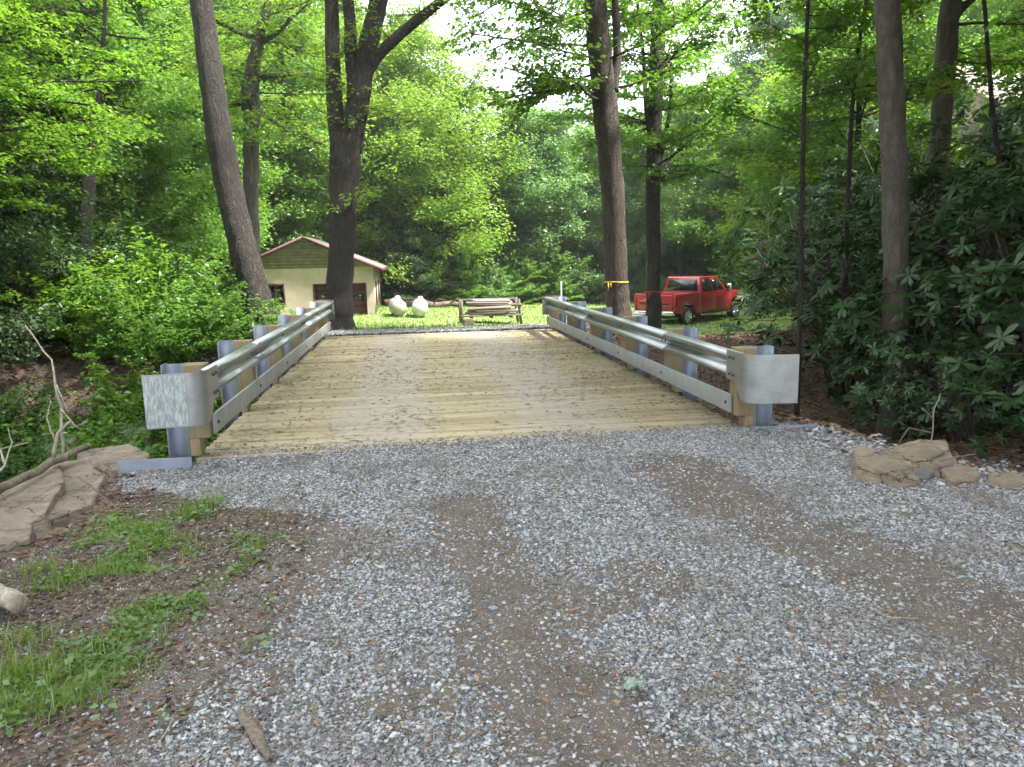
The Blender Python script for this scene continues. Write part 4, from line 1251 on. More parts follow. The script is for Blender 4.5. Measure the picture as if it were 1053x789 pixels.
def build_sticks():
    pale = bark_mat('bare_grey_wood', (.22, .19, .15), (.42, .37, .30), 25, .4)
    brown = bark_mat('brown_twig', (.10, .07, .05), (.24, .18, .13), 25, .4)
    olive = bark_mat('smooth_cut_bark', (.12, .10, .07), (.24, .20, .145), 20, .5)
    end = plain('cut_wood', (.52, .42, .27), .85, 0, .15, 20)
    def stick(name, lab, cat, chains, m, group=None, n=8, wob=0.1, ends=None):
        mb = MB()
        c0 = np.array(chains[0][0][0], float)
        for i, ch in enumerate(chains):
            p = np.array([c[0] for c in ch], float) - c0; r = [c[1] for c in ch]
            # finer path
            tq = np.linspace(0, len(p) - 1, (len(p) - 1) * 4 + 1); ti = np.arange(len(p))
            q = np.stack([np.interp(tq, ti, p[:, k]) for k in range(3)], -1)
            L = np.linalg.norm(p[-1] - p[0])
            q[1:-1] += np.random.default_rng(len(name) + i * 7 + len(lab)).normal(0, 0.008 * min(L, 1.0), q[1:-1].shape)
            mb.tube(q, np.interp(tq, ti, r), n, True, wob, i + 1)
        o = mb.build(name, m, None, smooth=True); o.location = c0
        tag(o, lab, cat, group)
        return o
    # cut pole resting on the boulder
    a = G(-25, 512, 0.04); b = G(90, 459, 0.10)
    o = stick('cut_pole', 'long cut pole with pale sawn end resting across the left boulders', 'pole', [[(a, .036), ((a + b) / 2, .033), (b, .028)]], olive)
    dv = (b - a) / np.linalg.norm(b - a)
    mb = MB(); mb.tube([b - a + dv * .001, b - a + dv * .006], .026, 10); mb.build('sawn_end', end, o)
    # white log end
    a = G(-60, 585, .09); b = G(20, 622, .06)
    o = stick('log', 'pale barkless log end lying on the weedy verge at the left edge', 'log', [[(a, .055), ((a + b) / 2, .052), (b, .045)]], pale)
    # dead branches with side twigs on the left bank
    def C(px, py, Y): return P(px, py, Y)
    stick('dead_branch', 'tall thin bleached branch arching up against the dark left bank', 'dead branch', [[(C(66, 470, 6.6), .014), (C(62, 420, 6.7), .012), (C(52, 370, 6.8), .008), (C(26, 335, 6.9), .004)], [(C(62, 420, 6.7), .008), (C(78, 440, 6.5), .004), (C(90, 432, 6.4), .003)], [(C(58, 395, 6.75), .006), (C(70, 425, 6.6), .003)]], pale, 'dead branches on the left bank', 6)
    stick('dead_branch', 'forked bleached branch standing behind the cut pole', 'dead branch', [[(C(55, 470, 6.2), .016), (C(60, 445, 6.2), .013), (C(73, 433, 6.2), .008)], [(C(57, 455, 6.2), .009), (C(48, 430, 6.25), .005), (C(52, 412, 6.3), .003)]], pale, 'dead branches on the left bank', 6)
    stick('dead_branch', 'low curling bare branch at the left edge beside the pole', 'dead branch', [[(C(-15, 500, 5.6), .010), (C(5, 478, 5.8), .009), (C(0, 462, 5.9), .007), (C(30, 455, 6.0), .004)], [(C(5, 478, 5.8), .006), (C(12, 455, 5.9), .004), (C(8, 440, 6.0), .003)]], pale, 'dead branches on the left bank', 6)
    stick('dead_branch', 'dark bent twig hanging over the edge of the left boulder', 'dead branch', [[(G(80, 490, 0.05), .006), (G(105, 510, .06), .006), (G(128, 528, .03), .005), (G(100, 523, .02), .004)], [(G(105, 510, .06), .004), (G(112, 490, .2), .003)]], brown, 'dead branches on the left bank', 6)
    # right bank: bare stems among the rhododendrons
    stick('dead_branch', 'thin pale branching stem in front of the rhododendrons above the tan boulder', 'dead branch', [[(C(957, 460, 6.5), .008), (C(960, 425, 6.5), .006), (C(967, 405, 6.5), .004)], [(C(958, 445, 6.5), .005), (C(935, 440, 6.4), .003), (C(925, 455, 6.3), .002)], [(C(960, 430, 6.5), .004), (C(948, 420, 6.5), .002)]], pale, 'bare stems on the right bank', 6)
    stick('dead_branch', 'short hooked root stub at the gravel edge on the right', 'dead branch', [[(G(890, 466, .0), .018), (C(892, 455, 5.9), .016), (C(897, 448, 5.9), .013), (C(907, 448, 5.85), .011)]], pale, 'bare stems on the right bank', 7)
    stick('dead_branch', 'straight brown stick lying across the rubble right of the tan boulders', 'dead branch', [[(G(968, 474, .14), .007), (G(985, 470, .16), .006), (G(1003, 467, .17), .004)]], brown, 'bare stems on the right bank', 6)
    # bark strip and twigs on the road
    a = G(247, 733, .02); b = G(280, 781, .02)
    mb = MB(); n_ = 14
    V = []
    dirv = (b - a)[:2] / np.linalg.norm((b - a)[:2]); sdv = np.array([-dirv[1], dirv[0]])
    rg = np.random.default_rng(3)
    for i in range(n_):
        t_ = i / (n_ - 1); c = (a + (b - a) * t_)[:2]; w = (0.012 + 0.014 * sin(pi * min(1, t_ * 1.1 + .1))) * rg.uniform(.8, 1.15)
        off = sdv * 0.006 * sin(t_ * 5)
        for k, (u, hz) in enumerate(((-1, .006), (-.5, .016), (.3, .019), (1, .007))):
            V.append((*(c + off + sdv * w * u), .012 + hz + rg.normal(0, .0012)))
    V = np.array(V) ; lowv = V.copy(); lowv[:, 2] -= .007
    F = []
    for i in range(n_ - 1):
        for k in range(3):
            q = i * 4 + k; F.append((q, q + 1, q + 5, q + 4)); F.append((q + n_ * 4, q + 4 + n_ * 4, q + 5 + n_ * 4, q + 1 + n_ * 4))
    for i in range(n_ - 1):
        for k in (0, 3):
            q = i * 4 + k; F.append((q, q + 4, q + 4 + n_ * 4, q + n_ * 4))
    for i in (0, n_ - 1):
        for k in range(3):
            q = i * 4 + k; F.append((q, q + 1, q + 1 + n_ * 4, q + n_ * 4))
    zg = float(hgt(a[0], a[1]))
    V[:, 2] += zg; lowv[:, 2] += zg
    mb.add(np.concatenate([V, lowv]), F)
    tag(mb.build('bark_strip', bark_mat('old_bark', (.12, .09, .065), (.30, .24, .185), 30, .6), None), 'weathered strip of bark lying on the gravel at the bottom left', 'bark')
    tw = [((160, 778), (180, 745), 'pale thin twig pointing up the road left of the bark strip', pale), ((640, 655), (700, 640), 'x', None), ((905, 645), (945, 640), 'thin pale twig on the muddy wheel track at the right', pale), ((800, 600), (835, 628), 'brown twig among wood chips beside the muddy track', brown), ((225, 575), (262, 548), 'thin straw-coloured stem leaning over the bare soil at the left', pale), ((893, 700), (902, 730), 'short brown twig in the grey gravel at the lower right', brown), ((410, 598), (440, 603), 'short reddish twig in the middle of the gravel', brown)]
    for p, q, lab, m in tw:
        if m is None: continue
        a = G(*p); b = G(*q); a[2] = float(hgt(a[0], a[1])) + .02; b[2] = float(hgt(b[0], b[1])) + .022
        mid = (a + b) / 2 + np.array([.008, .01, .006])
        stick('twig', lab, 'twig', [[(a, .0035), (mid, .003), (b, .0018)]], m, 'twigs on the driveway', 6)
    # pale green curled leaf
    c = G(651, 713); c[2] = float(hgt(c[0], c[1])) + .03
    mb = MB(); nx_, ny_ = 9, 5; V = []
    for i in range(nx_):
        u = i / (nx_ - 1) - .5
        wv = .5 * (1 - (2 * abs(u)) ** 2.2) + .06
        for j in range(ny_):
            v = (j / (ny_ - 1) - .5)
            V.append((u * .085, v * wv * .075, .016 * cos(u * 9) * .6 + .022 * (2 * v) ** 2 + .008 * sin(u * 22 + v * 9)))
    F = [(i * ny_ + j, (i + 1) * ny_ + j, (i + 1) * ny_ + j + 1, i * ny_ + j + 1) for i in range(nx_ - 1) for j in range(ny_ - 1)]
    mb.add(V, F)
    o = mb.build('dry_leaf', leaf_mat('pale_leaf_underside', (.30, .42, .32), (.40, .50, .40), (.2, .3, .2), .2, .03), None, smooth=True); o.location = c; o.rotation_euler = (.15, .1, .25)
    s = o.modifiers.new('thick', 'SOLIDIFY'); s.thickness = .001
    tag(o, 'curled pale green leaf lying on the gravel in the foreground', 'leaf')
# ------------------------------------------------------------------ trees
def unit(v):
    return v / (np.linalg.norm(v) + 1e-9)


class Tree:
    """limbs as tubes, twigs as thin prisms, leaves as folded diamonds along the twigs"""
    def __init__(self, seed):
        self.rng = np.random.default_rng(seed)
        self.wood = MB(); self.sA, self.sB, self.ra, self.rb = [], [], [], []
        self.tA, self.tB = [], []

    def stem(self, pts, rad, n=12, wob=0.10):
        pts = np.asarray(pts, float); rad = np.asarray(rad, float)
        k = (len(pts) - 1) * 7 + 1
        tq = np.linspace(0, len(pts) - 1, k); ti = np.arange(len(pts))
        q = np.stack([np.interp(tq, ti, pts[:, j]) for j in range(3)], -1)
        for _ in range(3):
            q[1:-1] = (q[:-2] + 2 * q[1:-1] + q[2:]) / 4
        q[1:-1, :2] += (self.rng.random((k - 2, 2)) - .5) * rad.mean() * 0.10
        self.wood.tube(q, np.interp(tq, ti, rad), n, True, wob, int(self.rng.integers(99)))
        return q

    def branch(self, p, d, L, r, depth, lift=0.05, spread=0.9, segs=5, child=0.55, leaf_from=1, wig=0.16, flat=0.35):
        rng = self.rng
        p = np.array(p, float); d = unit(np.array(d, float)); st = L / segs
        for i in range(segs):
            d = unit(d + rng.normal(0, wig, 3) * np.array([1, 1, .6]) + np.array([0, 0, lift]))
            q = p + d * st
            r2 = max(0.0025, r * (1 - .8 / segs))
            self.sA.append(p); self.sB.append(q); self.ra.append(r); self.rb.append(r2)
            if depth <= leaf_from:
                self.tA.append(p); self.tB.append(q)
            if depth > 0 and (i > 0 or depth < 2):
                for s in (-1, 1):
                    if rng.random() < 0.85:
                        a = s * rng.uniform(.55, 1.15) * spread
                        c, sn = cos(a), sin(a)
                        dd = np.array([d[0] * c - d[1] * sn, d[0] * sn + d[1] * c, d[2] * flat + rng.normal(0, .12)])
                        self.branch(p + (q - p) * rng.uniform(.2, 1), dd, L * child * (1 - .55 * i / segs) * rng.uniform(.7, 1.15), r * .5, depth - 1, lift * .6, spread, max(2, segs - 2), child, leaf_from, wig, flat)
            p = q; r = r2

    def leaves(self, per_m, size, width=.62, droop=.25, jit=.05, fold=.12, up=1.0, tumble=.42):
        rng = self.rng
        A = np.array(self.tA); B = np.array(self.tB)
        L = np.linalg.norm(B - A, axis=1)
        n = rng.poisson(L * per_m)
        i = np.repeat(np.arange(len(A)), n); m = len(i)
        t = rng.random(m)[:, None]
        pos = A[i] + (B[i] - A[i]) * t + rng.normal(0, jit, (m, 3))
        D = (B - A)[i] / (L[i][:, None] + 1e-9)
        a = rng.choice([-1, 1], m) * rng.uniform(.4, 1.5, m)
        d = np.stack([D[:, 0] * np.cos(a) - D[:, 1] * np.sin(a), D[:, 0] * np.sin(a) + D[:, 1] * np.cos(a), D[:, 2] * .3 - np.abs(rng.normal(droop, .3, m))], -1)
        nr = np.stack([rng.normal(0, tumble, m), rng.normal(0, tumble, m), np.full(m, up)], -1)
        V, F = leaf_batch(pos, d, nr, rng.uniform(size * .65, size * 1.2, m), width, fold)
        mb = MB(); mb.add(V, F); self.nleaf = m
        return mb

    def wood_mb(self, minr=0.0):
        ra = np.array(self.ra)
        if len(ra):
            k = ra >= minr
            self.wood.segs(np.array(self.sA)[k], np.array(self.sB)[k], ra[k], np.array(self.rb)[k])
        return self.wood


LM = {}; BK = {}


def plant_mats():
    LM['maple'] = leaf_mat('maple_leaf', (0.065, 0.145, 0.014), (0.13, 0.235, 0.022), (0.22, 0.42, 0.03), .5, .025)
    LM['lime'] = leaf_mat('yellow_green_leaf', (0.085, 0.165, 0.018), (0.15, 0.245, 0.03), (0.27, 0.44, 0.04), .5, .02)
    LM['oak'] = leaf_mat('oak_leaf', (0.055, 0.125, 0.014), (0.11, 0.20, 0.022), (0.18, 0.37, 0.03), .45, .03)
    LM['wood'] = leaf_mat('forest_leaf', (0.055, 0.125, 0.018), (0.115, 0.205, 0.03), (0.18, 0.36, 0.04), .42, .015, patch=.25)
    LM['pale'] = leaf_mat('pale_forest_leaf', (0.085, 0.17, 0.042), (0.145, 0.245, 0.07), (0.22, 0.42, 0.09), .42, .03, patch=.3)
    LM['hemlock'] = leaf_mat('conifer_needle', (0.034, 0.064, 0.024), (0.07, 0.11, 0.044), (0.07, 0.13, 0.04), .25, .012)
    LM['shrub'] = leaf_mat('shrub_leaf', (0.06, 0.145, 0.020), (0.125, 0.235, 0.034), (0.20, 0.40, 0.045), .45, .025, patch=1.2)
    LM['rhodo'] = leaf_mat('rhododendron_leaf', (0.015, 0.040, 0.010), (0.034, 0.072, 0.018), (0.05, 0.12, 0.02), .14, .03, .38, patch=1.0)
    LM['under'] = leaf_mat('shade_darkened_leaf', (0.022, 0.055, 0.012), (0.055, 0.11, 0.022), (0.09, 0.19, 0.03), .4, .02, patch=.6)  # leaf colour darkened to carry part of the canopy's shade
    BK['dark'] = bark_mat('furrowed_bark', (0.020, 0.017, 0.014), (0.072, 0.058, 0.047), 18, 1.0, .22)
    BK['smooth'] = bark_mat('smooth_bark', (0.052, 0.044, 0.034), (0.112, 0.096, 0.077), 9, .35, .5)
    BK['grey'] = bark_mat('grey_bark', (0.045, 0.04, 0.034), (0.12, 0.106, 0.09), 14, .7)
    BK['brown'] = bark_mat('flaky_brown_bark', (0.042, 0.032, 0.025), (0.12, 0.092, 0.07), 15, 1.0, .2)


def finish_tree(T, name, loc, label, leafmat, bark, per_m, size, group=None, minr=0.0, cat='tree', **kw):
    root = empty(name, loc, label, cat, group)
    o = np.array(loc, float)
    lv = T.leaves(per_m, size, **kw)
    w = T.wood_mb(minr)
    w.v = [v - o for v in w.v]; lv.v = [v - o for v in lv.v]
    w.build('trunk', BK[bark], root, smooth=True, recalc=False)
    lv.build('crown', LM[leafmat], root, recalc=False)
    return root


def foreground_trees():
    def st(Y, lst, up=None):
        """stem through picture heights at distance Y, radii in pixels"""
        pts = [P(px, py, Y) for px, py, r in lst]; rad = [r * Y / FOC for px, py, r in lst]
        if up:
            t = pts[-1] + (pts[-1] - pts[-2]) / np.linalg.norm(pts[-1] - pts[-2]) * up
            pts.append(t); rad.append(rad[-1] * .35)
        return pts, rad
    def root_flare(pts, rad):
        z = float(hgt(pts[0][0], pts[0][1])) - .25
        b = pts[0].copy(); b[2] = z
        m = pts[0].copy(); m[2] = z + .55
        return [b, m] + list(pts[1:] if pts[0][2] < z + .8 else pts), [rad[0] * 1.45, rad[0] * 1.12] + list(rad[1:] if pts[0][2] < z + .8 else rad)
    def limbs(T, q, zr, n, L, az=None, el=(.0, .5), r=.05, depth=2, lift=.03, **k):
        zs = q[:, 2]
        for i in range(n):
            z = T.rng.uniform(*zr); j = int(np.argmin(abs(zs - z)))
            a = T.rng.uniform(*az) if az else T.rng.uniform(0, 2 * pi)
            e = T.rng.uniform(*el)
            T.branch(q[j], (cos(a) * cos(e), sin(a) * cos(e), sin(e)), T.rng.uniform(*L), r * T.rng.uniform(.7, 1.1), depth, lift, **k)
    # A leaning trunk behind the left shrubs
    T = Tree(1); p, r = st(16, [(268, 345, 15), (262, 300, 14), (248, 250, 13.5), (232, 180, 12.5), (220, 100, 11.5), (207, 0, 10.5), (198, -90, 9.5)], 6)
    p, r = root_flare(p, r); q = T.stem(p, r, 16)
    limbs(T, q, (8, 14), 18, (2.2, 4), el=(.1, .8))
    finish_tree(T, 'maple_tree', p[0], 'tall dark trunk leaning left behind the green shrubs, left of the garage', 'maple', 'dark', 16, .12)
    # B forked tree at the far end of the left rail
    T = Tree(2); p, r = st(19, [(349, 342, 14), (349, 300, 13), (351, 250, 13), (354, 190, 14), (357, 140, 15)])
    p, r = root_flare(p, r); q = T.stem(p, r, 16)
    stems = [[(351, 165, 10), (345, 120, 8), (342, 60, 7), (341, 0, 6.5), (340, -110, 6)], [(359, 155, 12), (371, 90, 10.5), (380, 40, 9.5), (390, 0, 8.5), (408, -110, 7)], [(364, 110, 7), (361, 50, 6), (358, 0, 5.5), (352, -100, 5)], [(371, 84, 7), (388, 57, 5.6), (415, 32, 5), (455, 0, 4.4), (500, -34, 3.6)]]
    qs = []
    for s in stems:
        p2, r2 = st(19, s, 3.0); qs.append(T.stem(p2, r2, 10))
    for k, q2 in enumerate(qs):
        limbs(T, q2, (7.6, 13), 9, (1.8, 3.2), el=(0, .7), r=.04)
    limbs(T, qs[0], (4.5, 7.5), 3, (.8, 1.5), el=(-.1, .4), r=.018, depth=1)
    limbs(T, qs[1], (4.6, 7.2), 5, (1.0, 1.8), el=(-.2, .3), r=.02, depth=1)
    limbs(T, qs[3], (6.3, 8.0), 8, (1.0, 1.9), el=(-.3, .3), r=.02, depth=1)
    limbs(T, q, (2.8, 4.4), 5, (.5, 1.1), el=(-.1, .4), r=.012, depth=1)
    finish_tree(T, 'locust_tree', p[0], 'forked dark tree with several stems at the far end of the left guardrail', 'lime', 'dark', 15, .11)
    # C right trunk with yellow ribbon
    T = Tree(3); p, r = st(18, [(637, 335, 12.5), (635, 300, 12), (630, 200, 12), (622, 110, 12.5), (619, 75, 12), (612, 0, 10.5), (604, -110, 9.5)], 5)
    p, r = root_flare(p, r); q = T.stem(p, r, 16)
    p2, r2 = st(18, [(630, 95, 6), (635, 60, 4.3), (633, 0, 3.6), (624, -110, 3.2)], 2); q2 = T.stem(p2, r2, 8)
    for (px, py) in [(617, 75), (620, 90), (616, 40), (613, 0), (621, 105), (610, -25), (615, 20), (618, 60), (619, 85), (614, 10), (617, 50), (621, 98), (612, -10)]:
        a = T.rng.uniform(2.6, 3.7); T.branch(P(px, py, 18), (cos(a), sin(a) - .2, T.rng.uniform(-.05, .25)), T.rng.uniform(2.0, 3.3), .04, 2, .01)
    limbs(T, q, (5.2, 8), 8, (1.8, 3.2), az=(-1.2, 1.2), el=(.0, .5), r=.04)
    limbs(T, q, (8, 14), 20, (2.5, 4.6), el=(0, .7), r=.06)
    finish_tree(T, 'oak_tree', p[0], 'tall furrowed trunk with a yellow ribbon just behind the right guardrail', 'oak', 'brown', 22, .13)
    # D second trunk with red ribbon, farther
    T = Tree(4); p, r = st(24, [(672, 345, 8), (672, 300, 7.6), (671, 200, 7.5), (674, 100, 7.5), (678, 0, 7), (681, -90, 6)], 5)
    p, r = root_flare(p, r); q = T.stem(p, r, 14)
    for s in ([(670, 150, 3), (664, 110, 2.4), (662, 60, 2), (655, 0, 1.6)], [(673, 200, 3), (682, 150, 2.4), (690, 110, 2), (690, 60, 1.6)], [(674, 190, 2.6), (690, 172, 2.2), (712, 170, 1.8), (740, 178, 1.2)]):
        p2, r2 = st(24, s); q3 = T.stem(p2, r2, 7, .05); limbs(T, q3, (q3[:, 2].min(), q3[:, 2].max()), 8, (1.2, 2.2), el=(-.1, .4), r=.022, depth=1)
    limbs(T, q, (4.2, 10), 34, (2.0, 4.2), el=(-.15, .5), r=.04)
    limbs(T, q, (10, 15), 14, (2.5, 4), el=(0, .7), r=.05)
    finish_tree(T, 'oak_tree', p[0], 'slimmer dark trunk with a red ribbon in front of the red pickup', 'oak', 'dark', 19, .15)
    # E smooth trunk at right
    T = Tree(5); p, r = st(9.5, [(922, 365, 13.5), (921, 300, 13), (921, 200, 13.5), (917, 100, 13), (912, 0, 12.5), (906, -120, 12), (900, -280, 11)], 5)
    p, r = root_flare(p, r); q = T.stem(p, r, 16, .05)
    limbs(T, q, (5.8, 12), 34, (2.4, 4.8), el=(0, .5), r=.05)
    finish_tree(T, 'beech_tree', p[0], 'smooth grey-brown trunk rising out of the rhododendrons, nearest on the right', 'maple', 'smooth', 34, .10)
    # F
    T = Tree(6); p, r = st(13, [(952, 330, 12), (957, 260, 11.5), (966, 150, 10.5), (972, 60, 10.5), (978, 0, 10), (988, -130, 9)], 6)
    p, r = root_flare(p, r); q = T.stem(p, r, 14, .06)
    p2, r2 = st(13, [(976, 25, 5), (990, 8, 4), (1010, -10, 3)], 2); T.stem(p2, r2, 7)
    limbs(T, q, (4.6, 6.5), 9, (1.8, 3.0), az=(-1.6, 1.2), el=(.0, .4), r=.035)
    limbs(T, q, (6.5, 13), 32, (2.4, 4.8), el=(0, .5), r=.05)
    finish_tree(T, 'beech_tree', p[0], 'second brownish trunk right of the smooth grey one, farther back in the rhododendrons', 'maple', 'smooth', 22, .12)
    # G gnarled tree behind A
    T = Tree(7); p, r = st(23, [(262, 310, 8), (258, 180, 7.5), (258, 130, 7), (257, 95, 8.5), (262, 60, 6), (268, 32, 5), (280, -20, 4), (292, -80, 3)], 2)
    p, r = root_flare(p, r); q = T.stem(p, r, 12, .25)
    for s in ([(262, 80, 3.5), (280, 78, 2.6), (300, 76, 2), (325, 75, 1.4)], [(266, 40, 3.5), (245, 32, 3), (222, 22, 2), (200, 12, 1.5)], [(266, 45, 3), (285, 35, 2.4), (300, 18, 1.8), (315, 5, 1.2)], [(260, 110, 3), (275, 120, 2.4), (290, 132, 1.8), (335, 150, 1.2)], [(258, 100, 3), (240, 110, 2), (215, 95, 1.5)]):
        p2, r2 = st(23, s); q3 = T.stem(p2, r2, 6, .1); limbs(T, q3, (q3[:, 2].min() - .1, q3[:, 2].max() + .1), 9, (.9, 1.9), el=(-.4, .4), r=.018, depth=1)
    limbs(T, q, (4.5, 10), 16, (1.4, 2.8), el=(-.2, .5), r=.03)
    finish_tree(T, 'apple_tree', p[0], 'gnarled twisting tree with crooked limbs behind the leaning trunk', 'lime', 'grey', 13, .13)
    # near-left maple with layered sprays, its trunk in shade
    T = Tree(8); p, r = st(19.5, [(82, 320, 6), (88, 250, 5.5), (91, 200, 5.5), (95, 150, 4), (105, 80, 2.2), (108, 0, 1.6), (108, -80, 1.2)], 2)
    p, r = root_flare(p, r); q = T.stem(p, r, 12, .15)
    limbs(T, q, (5.2, 11), 18, (2.0, 4.2), el=(-.1, .5), r=.035)
    finish_tree(T, 'maple_tree', p[0], 'dark slender trunk in shade below the layered sprays at the left', 'maple', 'dark', 16, .11)
    T = Tree(9)
    base = np.array([-9.6, 12.8, float(hgt(-9.6, 12.8)) - .2]); q = T.stem([base, base + (0.1, .1, 3), base + (.4, .2, 7), base + (.5, .1, 13)], [.30, .22, .17, .05], 14)
    for i in range(58):
        z = T.rng.uniform(1.6, 10.5); a = T.rng.uniform(-1.25, 1.05); L = T.rng.uniform(3.6, 6.0) * (1 - .04 * abs(z - 5))
        if z < 2.8: L = T.rng.uniform(2.4, 4.6)
        j = int(np.argmin(abs(q[:, 2] - z - base[2])))
        T.branch(q[j], (cos(a), sin(a), T.rng.uniform(-.02, .22)), L, .045, 2, -.012, segs=6, wig=.09, flat=.25, child=.42)
    finish_tree(T, 'maple_tree', base, 'bright green maple spreading flat layered sprays in from the left edge', 'maple', 'dark', 46, .092, droop=.12, jit=.035)
    # understory saplings on the right
    for i, (Y, lst, lab, lf) in enumerate([
        (11, [(823, 320, 3.0), (825, 200, 2.6), (827, 100, 2.3), (831, 0, 2), (834, -60, 1.6)], 'thin straight sapling among the rhododendrons, first one right of the truck', 'oak'),
        (12, [(868, 320, 3.2), (872, 200, 2.6), (876, 110, 2.2), (884, 40, 1.9), (894, -20, 1.6)], 'slanting sapling between the thin straight one and the smooth trunk', 'lime'),
        (10, [(1040, 330, 3.2), (1035, 220, 2.8), (1020, 110, 2.4), (1012, 0, 2), (1008, -60, 1.6)], 'leafy sapling in front of the house roof at the right edge', 'lime')]):
        T = Tree(20 + i); p, r = st(Y, lst, 1.5); p, r = root_flare(p, r); q = T.stem(p, r, 8, .04)
        limbs(T, q, (2.6, 6.5), 16 if i < 2 else 7, (.9, 2.2) if i < 2 else (.6, 1.2), el=(-.1, .5), r=.016, depth=2, child=.5)
        finish_tree(T, 'sapling', p[0], lab, lf, 'dark', 20, .10, group='saplings on the right bank')
    # ribbons
    for px, py, Y, rpx, col, lab in ((633.5, 290, 18, 12.6, (.65, .45, .03), 'yellow flagging ribbon tied round the furrowed trunk'), (672, 300, 24, 8.3, (.5, .04, .03), 'red flagging ribbon tied round the slimmer trunk')):
        c = P(px, py, Y); R = rpx * Y / FOC
        mb = MB(); a = np.linspace(0, 2 * pi, 33)
        V = []
        for t_ in a[:-1]:
            for rr, zz in ((R, -.014), (R + .006, -.014), (R + .006, .014), (R, .014)):
                V.append((cos(t_) * rr, sin(t_) * rr, zz + .012 * sin(t_ * 2)))
        F = []
        for i in range(32):
            j = (i + 1) % 32
            for k in range(4):
                F.append((i * 4 + k, j * 4 + k, j * 4 + (k + 1) % 4, i * 4 + (k + 1) % 4))
        mb.add(V, F)
        for s in (-1, 1):
            mb.box((-R * .75 + s * .03 - .012, -R * .78 - .006, -.15 + .03 * s), (-R * .75 + s * .03 + .012, -R * .78 + .002, -.01))
        o = mb.build('ribbon', plain('ribbon_' + lab.split()[0], col, .5), None); o.location = c
        tag(o, lab, 'ribbon')


def tree_meshes(seed, H, z0, Rmax, n, per_m, size, r0=.2, shape='round', depth=2, el=(-.25, .85), droop=.25, child=.55, jit=.2, tumble=.75, flat=.8, **k):
    T = Tree(seed); rng = T.rng
    q = T.stem([(0, 0, -.5), (.05, 0, 0), (rng.normal(0, .15), rng.normal(0, .15), H * .35), (rng.normal(0, .25), rng.normal(0, .25), H * .7), (rng.normal(0, .3), rng.normal(0, .3), H)], [r0 * 1.5, r0 * 1.15, r0 * .85, r0 * .5, r0 * .12], 9)
    for i in range(n):
        t = rng.random() ** .85
        z = z0 + (H * .97 - z0) * t
        if shape == 'round':
            R = Rmax * (0.45 + 1.1 * sin(pi * min(1, t * .9 + .1)) ** .8) / 1.5
        elif shape == 'cone':
            R = Rmax * (1.05 - t) ** .8
        else:
            R = Rmax * (0.75 + .35 * sin(pi * t))
        R *= rng.uniform(.65, 1.15)
        j = int(np.argmin(abs(q[:, 2] - z))); a = i * 2.399 + rng.normal(0, .4); e = rng.uniform(*el)
        T.branch(q[j], (cos(a) * cos(e), sin(a) * cos(e), sin(e)), R, max(.012, R * .013), depth, .02, child=child, flat=flat, wig=.2, **k)
    lv = T.leaves(per_m, size, droop=droop, jit=jit, tumble=tumble)
    return T.wood_mb(.004), lv, T.nleaf


